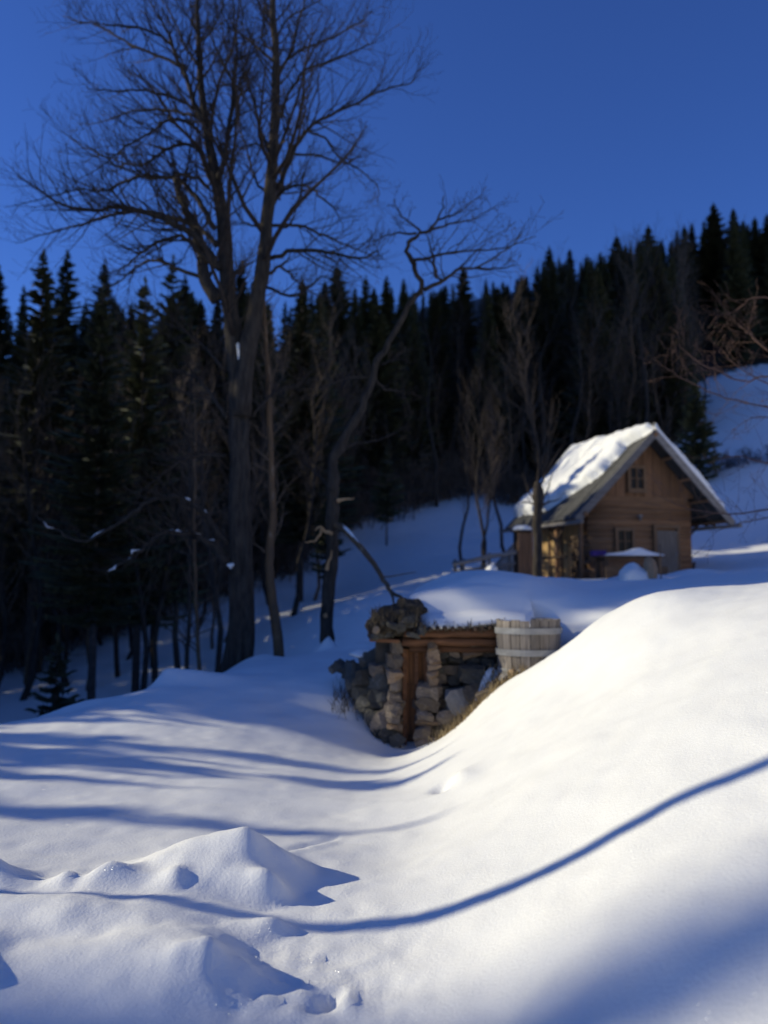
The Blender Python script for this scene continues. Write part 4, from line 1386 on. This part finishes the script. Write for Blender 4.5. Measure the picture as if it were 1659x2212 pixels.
# ---- the wooden tub
TR, TH = 0.425, 0.80
tp = P(1142, 1400, 11.52)
tub = thing('wooden_tub', 'weathered grey wooden tub with pale hoops standing beside the cellar wall', 'tub', (tp.x, 11.52, 0.46), 0.2)
NS = 20
for i in range(NS):
    a0, a1 = 2 * math.pi * i / NS + 0.012, 2 * math.pi * (i + 1) / NS - 0.012
    jut = 0.004 * (i % 3) - 0.004
    m_ = MB()
    for zz_, kz in ((0, 0.90), (0.28, 0.965), (0.55, 1.0), (TH + g.uniform(-0.012, 0.012), 1.0)):
        for a in (a0, (a0 + a1) / 2, a1):
            m_.v.append((math.cos(a) * (TR * kz + jut), math.sin(a) * (TR * kz + jut), zz_))
        for a in (a1, a0):
            m_.v.append((math.cos(a) * (TR * kz - 0.035), math.sin(a) * (TR * kz - 0.035), zz_))
    for r_ in range(3):
        for k in range(5):
            a, b = r_ * 5 + k, r_ * 5 + (k + 1) % 5
            m_.f.append((a, b, b + 5, a + 5))
    m_.f += [(4, 3, 2, 1, 0), (15, 16, 17, 18, 19)]
    m_.build('stave', M['stave'], tub)
for z0_, z1_, kz in ((0.10, 0.17, 0.93), (0.34, 0.42, 0.985), (0.62, 0.70, 1.005)):
    m_ = MB()
    n_ = 40
    for zz_, rr_ in ((z0_, TR * kz + 0.008), (z0_, TR * kz + 0.020), (z1_, TR * kz + 0.022), (z1_, TR * kz + 0.008)):
        for k in range(n_):
            a = 2 * math.pi * k / n_
            m_.v.append((math.cos(a) * rr_, math.sin(a) * rr_, zz_))
    for r_ in range(3):
        for k in range(n_):
            m_.f.append((r_ * n_ + k, r_ * n_ + (k + 1) % n_, (r_ + 1) * n_ + (k + 1) % n_, (r_ + 1) * n_ + k))
    m_.build('hoop', M['hoop'], tub, False)
m_ = MB()
for k in range(24):
    a = 2 * math.pi * k / 24
    m_.v.append((math.cos(a) * (TR - 0.03), math.sin(a) * (TR - 0.03), TH - 0.10 + 0.02 * math.sin(a * 3)))
m_.v.append((0, 0, TH - 0.06))
m_.f = [(k, (k + 1) % 24, 24) for k in range(24)]
m_.build('snow_fill', M['snow'], tub, True)
# ------------------------------------------------------------------ the cabin
PHI = R(17.5)
apex = P(1414, 921, 27.0)
BZ = 1.9
q_ = Vector((math.cos(PHI), math.sin(PHI), 0))
r_v = Vector((-math.sin(PHI), math.cos(PHI), 0))
cabin = thing('log_cabin', 'small brown log cabin with steep snow-covered roof above the clearing', 'cabin', (apex.x, apex.y, BZ), PHI)
ZA = apex.z - BZ - 0.10            # ridge height of the roof boards
HW, RISE, LEN = 2.95, 2.92, 4.95    # half width, rise and length of the roof
WL, WR, WF, WB = -2.0, 1.66, 0.72, 4.55
PIT = math.atan2(RISE, HW)
GB = 2.55                          # height of the beam under the gable


def roof_z(x):
    return ZA - abs(x) * RISE / HW


# log walls
def log_wall(p0, p1, z1, parent, over=0.18, name='log'):
    n_ = int(round(z1 / 0.196))
    dh = z1 / n_
    d_ = (Vector(p1) - Vector(p0)).normalized()
    for i in range(n_):
        z_ = dh * (i + 0.5)
        a, b = Vector(p0) - d_ * over, Vector(p1) + d_ * over
        pts = [tuple(a + (b - a) * t + Vector((0, 0, z_))) for t in (0, 0.33, 0.66, 1)]
        MB().tube(pts, [dh * 0.78 * g.uniform(0.97, 1.03) for _ in pts], 14).build(name, M['log'], parent, True)


wall = bpy.data.objects.new('front_wall', MB().box((WL, WF + 0.02, -0.4), (WR, WF + 0.08, GB)).mesh('front_wall', M['dark_wood']))
col.objects.link(wall)
wall.parent = cabin
log_wall((WL, WF + 0.075, 0), (WR, WF + 0.075, 0), GB, wall, 0.10)
MB().box((WL + 0.1, WB, -0.4), (WR - 0.1, WB + 0.12, GB)).build('back_wall', M['log'], cabin)
MB().box((WR - 0.06, WF + 0.1, -0.4), (WR + 0.06, WB, GB)).build('right_wall', M['log'], cabin)
side = MB().box((WL + 0.02, WF + 0.1, -0.4), (WL + 0.08, WB, roof_z(WL) - 0.1)).build('side_wall', M['dark_wood'], cabin)
n_ = 22
for i in range(n_):
    y0, y1 = WF + 0.12 + (WB - WF - 0.12) * i / n_, WF + 0.12 + (WB - WF - 0.12) * (i + 1) / n_
    MB().box((WL - 0.02 - 0.012 * (i % 2), y0 + 0.006, -0.3), (WL + 0.016, y1 - 0.006, roof_z(WL) - 0.14)).build('board', M['board_sunlit'], side)
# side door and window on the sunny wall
sd = MB().box((WL - 0.07, 2.45, 0), (WL - 0.035, 3.15, 1.75)).build('side_door', M['board_sunlit'], cabin)
for y_ in (2.40, 3.15):
    MB().box((WL - 0.10, y_, 0), (WL - 0.036, y_ + 0.07, 1.82)).build('jamb', M['trim'], sd)
MB().box((WL - 0.10, 2.38, 1.82), (WL - 0.036, 3.24, 1.92)).build('lintel', M['trim'], sd)
# porch posts, beam, rail and braces under the left eaves
XP = -2.62
for y_ in (0.25, 1.75, 4.4):
    MB().tube([(XP, y_, -0.4), (XP, y_, roof_z(XP) - 0.08)], 0.075, 8).build('porch_post', M['log'], cabin, True)
MB().tube([(XP, -0.1, roof_z(XP) - 0.20), (XP, 4.9, roof_z(XP) - 0.20)], 0.075, 8).build('eaves_beam', M['log'], cabin, True)
MB().tube([(XP - 0.09, 1.05, 0.75), (XP - 0.09, 4.4, 0.75)], 0.05, 6).build('porch_rail', M['dark_wood'], cabin, True)
for a, b in (((1.75, 1.25), (2.35, 1.85)), ((1.75, 1.25), (1.15, 1.85))):
    MB().tube([(XP, a[0], a[1]), (XP, b[0], b[1])], 0.045, 6).build('brace', M['dark_wood'], cabin, True)
# gable boards
gable = MB().box((WL, WF - 0.06, GB - 0.02), (WR, WF + 0.1, GB + 0.16)).build('gable_beam', M['log'], cabin)
n_ = 24
for i in range(n_):
    x0, x1 = WL - 0.25 + (WR - WL + 0.5) * i / n_, WL - 0.25 + (WR - WL + 0.5) * (i + 1) / n_
    za, zb = roof_z(x0) - 0.13, roof_z(x1) - 0.13
    if max(za, zb) < GB + 0.2:
        continue
    m_ = MB()
    yo = WF - 0.035 - 0.014 * (i % 2)
    x0, x1 = x0 + 0.005, x1 - 0.005
    m_.v = [(x0, yo, GB + 0.16), (x1, yo, GB + 0.16), (x1, yo + 0.03, GB + 0.16), (x0, yo + 0.03, GB + 0.16), (x0, yo, max(za, GB + 0.17)), (x1, yo, max(zb, GB + 0.17)), (x1, yo + 0.03, max(zb, GB + 0.17)), (x0, yo + 0.03, max(za, GB + 0.17))]
    m_.f = [(0, 3, 2, 1), (4, 5, 6, 7), (0, 1, 5, 4), (1, 2, 6, 5), (2, 3, 7, 6), (3, 0, 4, 7)]
    m_.build('gable_board', M['board'], gable)


def window(name, xc, zc, w, h, y, fr=0.10):
    o_ = MB().box((xc - w / 2, y - 0.015, zc - h / 2), (xc + w / 2, y, zc + h / 2)).build(name, M['glass'], cabin)
    y0, y1 = y - 0.07, y - 0.016
    MB().box((xc - w / 2 - fr, y0, zc - h / 2 - fr), (xc - w / 2, y1, zc + h / 2 + fr)).build('frame', M['trim'], o_)
    MB().box((xc + w / 2, y0, zc - h / 2 - fr), (xc + w / 2 + fr, y1, zc + h / 2 + fr)).build('frame', M['trim'], o_)
    MB().box((xc - w / 2, y0, zc + h / 2), (xc + w / 2, y1, zc + h / 2 + fr)).build('frame', M['trim'], o_)
    MB().box((xc - w / 2 - fr - 0.04, y0 - 0.05, zc - h / 2 - fr - 0.05), (xc + w / 2 + fr + 0.04, y1, zc - h / 2 - fr)).build('sill', M['trim'], o_)
    MB().box((xc - w / 2, y0, zc - h / 2 - fr), (xc + w / 2, y1, zc - h / 2)).build('frame', M['trim'], o_)
    MB().box((xc - 0.02, y0 + 0.02, zc - h / 2), (xc + 0.02, y1, zc + h / 2)).build('mullion', M['trim'], o_)
    MB().box((xc - w / 2, y0 + 0.025, zc - 0.012), (xc + w / 2, y1, zc + 0.012)).build('glazing_bar', M['trim'], o_)
    return o_


window('window', -0.30, 3.30, 0.48, 0.66, WF - 0.075)
window('window', -0.82, 1.25, 0.52, 0.66, WF - 0.115)
dr = MB().box((0.36, WF - 0.16, -0.1), (1.14, WF - 0.12, 1.62)).build('front_door', M['pale_panel'], cabin)
for i in range(5):
    MB().box((0.37 + 0.152 * i + 0.004, WF - 0.185, -0.1), (0.37 + 0.152 * (i + 1) - 0.004, WF - 0.162, 1.60)).build('plank', M['pale_panel'], dr)
MB().box((0.26, WF - 0.18, -0.1), (0.355, WF - 0.10, 1.70)).build('jamb', M['trim'], dr)
MB().box((1.145, WF - 0.18, -0.1), (1.24, WF - 0.10, 1.70)).build('jamb', M['trim'], dr)
MB().box((0.24, WF - 0.19, 1.70), (1.26, WF - 0.10, 1.80)).build('lintel', M['trim'], dr)
MB().tube([(1.06, WF - 0.23, 0.80), (1.06, WF - 0.23, 0.92)], 0.015, 6).build('handle', M['metal'], dr, True)
lp = MB().box((-0.33, WF - 0.25, 2.06), (-0.21, WF - 0.11, 2.10)).build('wall_lamp', M['metal'], cabin)
m_ = MB()
m_.tube([(-0.27, WF - 0.20, 1.92), (-0.27, WF - 0.20, 1.96), (-0.27, WF - 0.20, 2.055)], [0.035, 0.06, 0.055], 8)
m_.build('shade', M['pale_panel'], lp, True)
# right corner post with bracket
MB().tube([(WR + 0.28, WF + 0.25, -0.4), (WR + 0.26, WF + 0.25, 1.95)], 0.06, 7).build('porch_post', M['log'], cabin, True)
MB().tube([(WR + 0.25, WF + 0.25, 1.45), (WR + 0.75, WF + 0.2, 2.0)], 0.04, 6).build('brace', M['dark_wood'], cabin, True)
MB().tube([(WR + 0.36, WF + 0.25, 0.25), (WR + 0.42, WF + 0.24, 0.62)], 0.05, 6).build('peg', M['dark_wood'], cabin, True)
# roof: long boards down each slope, bargeboards, ridge, gutters
roof = bpy.data.objects.new('roof', None)
col.objects.link(roof)
roof.parent = cabin
SL = math.hypot(HW, RISE)
for sd_ in (-1, 1):
    fr_ = Matrix.Rotation(math.pi if sd_ < 0 else 0, 4, 'Z')
    base = Matrix.Translation((0, 0, ZA)) @ Matrix.Rotation(PIT * sd_, 4, 'Y')
    n_ = 27
    for i in range(n_):
        y0, y1 = LEN * i / n_, LEN * (i + 1) / n_
        t0, t1 = (0.0, SL + g.uniform(-0.03, 0.05))
        lo, hi = ((0.0, y0 + 0.004, -0.03), (t1, y1 - 0.004, 0.005 + 0.012 * (i % 2)))
        if sd_ < 0:
            lo, hi = (-t1, lo[1], lo[2]), (0.0, hi[1], hi[2])
        MB().box(lo, hi, base).build('roof_board', M['shingle'], roof)
    for k in range(5):      # purlins under the boards
        t = 0.15 + (SL - 0.3) * k / 4
        p = base @ Vector((t * sd_, 0, -0.10))
        MB().tube([(p.x, 0.06, p.z), (p.x, LEN - 0.06, p.z)], 0.055, 6).build('purlin', M['log'], roof, True)
    lo, hi = (0.02, -0.045, -0.20), (SL + 0.02, -0.004, 0.03)
    if sd_ < 0:
        lo, hi = (-SL - 0.02, lo[1], lo[2]), (-0.02, hi[1], hi[2])
    MB().box(lo, hi, base).build('bargeboard', M['grey_wood'], roof)
    e = base @ Vector((sd_ * (SL + 0.02), 0, -0.12))
    MB().tube([(e.x + 0.03 * sd_, -0.35, e.z - 0.03), (e.x + 0.03 * sd_, LEN + 0.45, e.z + 0.02)], 0.065, 8).build('gutter', M['grey_wood'], roof, True)
MB().tube([(0, -0.05, ZA - 0.16), (0, LEN, ZA - 0.16)], 0.09, 8).build('ridge_beam', M['log'], roof, True)


# snow lying on the roof: one slab for each side
def roof_snow(sd_, edge, thick, seed):
    base = Matrix.Translation((0, 0, ZA)) @ Matrix.Rotation(PIT * sd_, 4, 'Y')
    nu, nv = 64, 60
    m_ = MB()
    top = {}
    for j in range(nv):
        for i in range(nu):
            y = -0.06 + (LEN + 0.16) * i / (nu - 1)
            t = -0.10 + (SL + 0.05) * j / (nv - 1)
            d_ = edge(y, t)
            k = max(0.0, min(1.0, d_ / 0.24))
            k = math.sqrt(1 - (1 - k) ** 2)
            h = thick * k * (1 + 0.35 * mnoise.noise((y * 1.1, t * 1.1, seed)) + 0.14 * mnoise.noise((y * 3.7, t * 3.7, seed + 4)))
            p = base @ Vector((t * sd_, y, 0.022 + h))
            top[i, j] = (len(m_.v), d_)
            m_.v.append(tuple(p))
    for j in range(nv - 1):
        for i in range(nu - 1):
            qd = [top[i, j], top[i + 1, j], top[i + 1, j + 1], top[i, j + 1]]
            if max(x[1] for x in qd) > -0.01:
                f = tuple(x[0] for x in qd)
                m_.f.append(f if sd_ > 0 else f[::-1])
    return m_.build('snow_cover', M['snow'], roof, True)


def left_edge(y, t):
    # bare boards along the front rake, wider towards the eaves; the foot of the slab hangs uneven
    a = y - np.interp(t, [0, 0.25, 0.6, 1.3, 2.2, 2.9, 3.5, 4.0], [0.05, 0.35, 0.8, 0.85, 1.0, 1.9, 2.6, 3.2]) - 0.16 * mnoise.noise((t * 2.5, 0.3, 9.0)) - 0.06 * mnoise.noise((t * 8, 1.3, 9.0))
    b = (SL - 0.60 - 0.12 * mnoise.noise((y * 2.0, 7.0, 1.0))) - t
    c = LEN + 0.06 - y
    d2 = t + 0.12
    return min(a * 0.8, b, c, max(d2 * 2, 0.1))


def right_edge(y, t):
    b = (SL - 0.55 - 0.10 * mnoise.noise((y * 1.7, 3.0, 1.0))) - t
    return min(y + 0.02, b, LEN + 0.06 - y, max((t + 0.12) * 2, 0.1))


roof_snow(-1, left_edge, 0.30, 2.0)
roof_snow(1, right_edge, 0.27, 6.0)


def yard(u, v, Y):
    p = P(u, v, Y)
    return Vector((p.x, p.y, hz(p.x, p.y)))


# ---- firewood stacked at the sunny corner of the cabin
cm = Matrix.Translation((apex.x, apex.y, BZ)) @ Matrix.Rotation(PHI, 4, 'Z')
fw = thing('firewood_stack', 'dark stack of split firewood against the side wall at the cabin corner', 'firewood', cm @ Vector((WL - 0.25, 0.95, 0)), PHI)
for j in range(11):
    for i in range(4):
        if g.random() < 0.06:
            continue
        rr_ = g.uniform(0.060, 0.082)
        y_, z_ = -0.30 + i * 0.15 + (0.07 if j % 2 else 0) + g.gauss(0, 0.01), 0.02 + j * 0.135
        MB().tube([(-0.20 + g.gauss(0, 0.02), y_, z_), (0.16, y_, z_)], rr_, 6).build('billet', M['dark_wood'], fw)

# ---- pollarded trunk in front of the cabin
p = yard(1161, 1245, 24.2)
pol = thing('pollarded_tree', 'dark pollarded tree trunk with a few upright shoots before the cabin side', 'tree', p)
tr = LocalMB()
pts = limb_path([(1160, 1275), (1161, 1230), (1162, 1180), (1160, 1130), (1163, 1090), (1162, 1058), (1160, 1040)], 24.2, 0, rng, 3, 0.006)
tr.tube(pts, list(np.interp(np.linspace(0, 1, len(pts)), [0, 0.6, 0.78, 0.86, 1], [px(21, 24.2), px(19, 24.2), px(26, 24.2), px(22, 24.2), px(10, 24.2)])), 8)
tr.build_at('trunk', M['bark'], pol)
tw = LocalMB()
for uv in ([(1164, 1090), (1176, 1075), (1188, 1040), (1196, 1005)], [(1158, 1082), (1146, 1070), (1136, 1045), (1130, 1020)], [(1166, 1095), (1184, 1085), (1205, 1080), (1222, 1060)], [(1160, 1045), (1164, 1010), (1160, 970)], [(1157, 1090), (1140, 1085), (1118, 1090)], [(1163, 1060), (1176, 1030), (1200, 985), (1222, 955)]):
    pts = limb_path(uv, 24.2, rng.uniform(-0.5, 0.5), rng, 4, 0.012)
    rad = taper(len(pts), px(6, 24), 0.005)
    tw.tube(pts, rad, 5)
    spread_on(tw, rng, pts, rad, polyline_dirs(pts), 1.1, 1, dict(FC, levels=2), 0.2, 5)
tw.build_at('shoots', M['twig'], pol)

# ---- tall wooden cupboard with a snow cap
p = yard(1130, 1245, 25.2)
cup = thing('wooden_cupboard', 'tall brown wooden cupboard with a snow cap, left of the pollarded trunk', 'cupboard', p, 0.25)
W2 = px(34, 25.2)
MB().box((-W2 + 0.02, -0.18, -0.3), (W2 - 0.02, 0.2, 1.38)).build('carcass', M['dark_wood'], cup)
for i in range(4):
    MB().box((-W2 + 2 * W2 * i / 4 + 0.004, -0.21 - 0.008 * (i % 2), -0.3), (-W2 + 2 * W2 * (i + 1) / 4 - 0.004, -0.183, 1.36)).build('board', M['board'], cup)
MB().box((-W2 - 0.05, -0.27, 1.385), (W2 + 0.05, 0.25, 1.43)).build('top', M['dark_wood'], cup)
snow_blob('snow_cap', (0, 0, 1.47), (W2 + 0.06, 0.26, 0.13), cup, 5, 'snow', 0.7, 0.15)

# ---- grey board screen with a sloping rail
p = yard(1085, 1245, 27.2)
scr = thing('board_screen', 'sunlit grey plank screen with sloping top rail left of the cabin', 'screen', p, 0.0)
x0, x1 = (1052 - 1085) * 27.2 / FPX, (1120 - 1085) * 27.2 / FPX
n_ = 8
for i in range(n_):
    a, b = x0 + (x1 - x0) * i / n_, x0 + (x1 - x0) * (i + 1) / n_
    za = 0.25 + 1.05 * (i + 0.5) / n_ + g.gauss(0, 0.015)
    MB().box((a + 0.004, -0.01 * (i % 2), -0.3), (b - 0.004, 0.028, za)).build('plank', M['grey_plank'], scr)
MB().tube([(x0 - 0.25, -0.07, -0.02), (x1 + 0.1, -0.07, 1.50)], 0.045, 7).build('sloping_rail', M['grey_wood'], scr, True)
MB().tube([(x0 - 0.1, -0.06, 0.42), (x1, -0.06, 0.52)], 0.035, 6).build('rail', M['grey_wood'], scr, True)

# ---- pole fence
fn = thing('pole_fence', 'low fence of rough poles running left from the cabin yard', 'fence', yard(1045, 1250, 25.0))
fb = fn.location
rails = [([(978, 1219), (1020, 1211), (1065, 1201), (1116, 1192)], 10), ([(984, 1236), (1050, 1227), (1114, 1216)], 8)]
for uv, w in rails:
    m_ = LocalMB()
    pts = limb_path(uv, 25.0, 0.0, rng, 3, 0.008)
    m_.tube(pts, px(w, 25), 7)
    m_.build_at('rail', M['grey_wood'], fn)
for u, v in ((983, 1208), (1000, 1206), (1056, 1194), (1100, 1186)):
    m_ = LocalMB()
    a, b = P(u, v, 25.1), P(u + 1, 1262, 25.1)
    m_.tube([tuple(b), tuple(a)], px(8, 25), 7)
    m_.build_at('post', M['grey_wood'], fn)
p = yard(1062, 1240, 24.6)
o = thing('chopping_block', 'small log chopping block under a round snow cap by the fence', 'log', p)
MB().tube([(0, 0, -0.3), (0, 0, 0.22)], [0.15, 0.14], 10).build('block', M['stump'], o, True)
snow_blob('snow_cap', (0, 0, 0.30), (0.17, 0.17, 0.14), o, 6, 'snow', 0.3, 0.2)

# ---- table and benches under snow in front of the cabin
tbl = thing('garden_table', 'dark wooden garden table under a ragged snow blanket before the cabin', 'table', yard(1356, 1240, 25.4), 0.2)
for i in range(5):
    MB().box((-1.02, -0.36 + 0.146 * i, 0.62), (1.02, -0.36 + 0.146 * i + 0.135, 0.665)).build('top_plank', M['dark_wood'], tbl)
for sx in (-0.82, 0.82):
    MB().box((sx - 0.05, -0.30, -0.3), (sx + 0.05, -0.20, 0.618)).build('leg', M['dark_wood'], tbl)
    MB().box((sx - 0.05, 0.20, -0.3), (sx + 0.05, 0.30, 0.618)).build('leg', M['dark_wood'], tbl)
    MB().box((sx - 0.045, -0.199, 0.50), (sx + 0.045, 0.199, 0.60)).build('cross_bar', M['dark_wood'], tbl)


def blanket(a, b):
    x, y = -0.82 + 1.84 * a, -0.40 + 0.80 * b
    e = min(a, 1 - a, b * 0.6, (1 - b) * 0.6) * 9
    e = min(1, max(0, e)) ** 0.5
    h = 0.09 + 0.06 * mnoise.noise((x * 1.7, y * 2, 1.5)) + 0.14 * math.exp(-((x - 0.25) / 0.28) ** 2)
    return (x, y, 0.672 + h * e)


grid_sheet(blanket, 50, 22).build('snow_blanket', M['snow'], tbl, True)
MB().box((-0.98, -0.58, -0.3), (0.98, -0.54, 0.34)).build('bench_front', M['dark_wood'], tbl)
bx = thing('purple_box', 'small purple box on the left end of the garden table', 'box', Vector(tbl.location) + Vector((-0.93 * math.cos(0.2), -0.93 * math.sin(0.2), 0.668)), 0.1)
MB().box((-0.20, -0.14, 0), (0.20, 0.14, 0.12)).build('body', M['purple'], bx)
MB().box((-0.21, -0.15, 0.122), (0.21, 0.15, 0.15)).build('lid', M['purple'], bx)

# ---- old stump and stake in the yard snow
p = yard(1404, 1262, 19.3)
stp = thing('tree_stump', 'weathered orange-brown stump poking out of a snow mound before the cabin', 'stump', p)
m_ = MB()
pts = [(-0.02, 0, -0.4), (0.0, 0, 0.0), (0.03, 0, 0.22), (0.0, 0, 0.38), (-0.05, 0, 0.46)]
m_.tube(pts, [0.20, 0.18, 0.16, 0.12, 0.05], 9)
m_.v = [(x + 0.03 * mnoise.noise((x * 9, y * 9, z * 3)), y + 0.03 * mnoise.noise((x * 9, y * 9 + 5, z * 3)), z) for x, y, z in m_.v]
m_.build('body', M['stump'], stp)
snow_blob('snow_cap', (-0.34, 0.02, -0.05), (0.34, 0.30, 0.36), stp, 9, 'snow', 0.1, 0.25)
p = yard(1428, 1275, 19.0)
o = thing('wooden_stake', 'thin wooden stake standing in the snow right of the stump', 'stake', p)
MB().tube([(0, 0, -0.3), (0.01, 0, 0.35), (0.0, 0, 0.78)], [0.018, 0.017, 0.014], 6).build('shaft', M['trim'], o, True)

# ---- young bare trees beside the cabin
for i, (u, v, Y_, k, s_, lab) in enumerate(((997, 1240, 31, 3, 0.5, 'thin bare sapling behind the left end of the pole fence'), (1036, 1240, 32, 1, 0.5, 'bare young tree left of the grey plank screen'), (1048, 1235, 30, 3, 0.55, 'many-branched bare young tree behind the middle of the pole fence'), (1100, 1200, 35, 1, 0.62, 'bare young tree behind the left eaves of the cabin'), (1165, 1150, 37, 1, 0.9, 'bare tree rising behind the lit roof slope of the cabin'))):
    p = yard(u, v, Y_)
    put_bare(k, p.x, p.y, s_, i * 1.3, 'young_tree', lab, None, p.z)

# ---- reddish shrub reaching in from the right
rng = random.Random(31)
shb = thing('bare_shrub', 'reddish bare shrub twigs reaching in from the right edge', 'shrub', (8.3, 14.2, hz(8.3, 14.2)))
lm = LocalMB()
sb = Vector(shb.location)
for uv, w in (([(1890, 860), (1760, 830), (1659, 811), (1608, 824), (1544, 801), (1483, 763), (1464, 744)], 6), ([(1800, 900), (1700, 850), (1589, 788), (1557, 750)], 5), ([(1800, 850), (1659, 756), (1614, 718), (1592, 700)], 5), ([(1810, 700), (1653, 641), (1608, 657), (1570, 680), (1544, 676)], 4),
              ([(1850, 930), (1659, 880), (1570, 860), (1496, 827), (1448, 801), (1416, 779)], 5), ([(1880, 1060), (1720, 1085), (1600, 1110), (1504, 1102), (1449, 1083), (1407, 1064)], 5), ([(1850, 960), (1750, 985), (1659, 1000), (1590, 985), (1530, 1000)], 5), ([(1880, 1000), (1760, 1060), (1680, 1110), (1600, 1130), (1540, 1150)], 5), ([(1850, 900), (1720, 920), (1640, 900), (1580, 930)], 5)):
    pts = limb_path(uv, 14.2, rng.uniform(-1.2, 0.8), rng, 4, 0.012)
    rad = taper(len(pts), px(w, 14), 0.004)
    lm.tube(pts, rad, 5)
    a = pts[0]
    lm.tube([tuple(sb + Vector((rng.gauss(0, 0.1), rng.gauss(0, 0.1), -0.2))), (sb.x + 0.1, (a[1] + sb.y) / 2, (a[2] + sb.z) / 2), a], [0.03, 0.025, rad[0]], 5)
    spread_on(lm, rng, pts, rad, polyline_dirs(pts), 2.2, 1, dict(FC, n=[0, 4, 3, 1], rmin=0.003, rmax=[9, 0.006, 0.004, 0.003], up=0.03), 0.25, 13)
lm.build_at('branches', M['twig_red'], shb)

# ---- dark hedge along the upper field
rng = random.Random(41)
hd = thing('hedge', 'low dark leafless hedge along the snowy field right of the cabin', 'hedge', P(1620, 985, 45.0))
lm = LocalMB()
for i in range(70):
    x = P(1515, 985, 45).x + i * 0.11 + rng.gauss(0, 0.1)
    y = 45 + rng.gauss(0, 0.35)
    grow(lm, rng, (x, y, hz(x, y) - 0.1), unit((rng.gauss(0, 0.4), rng.gauss(0, 0.3), 1)), rng.uniform(0.6, 1.0), 0.02, 1, dict(levels=3, n=[0, 7, 5, 0], len=[0, 0.6, 0.6, 0.5], rmin=0.007, rk=0.6, up=0.02, wob=0.25, ang=(30, 80)))
lm.build_at('branches', M['twig'], hd)
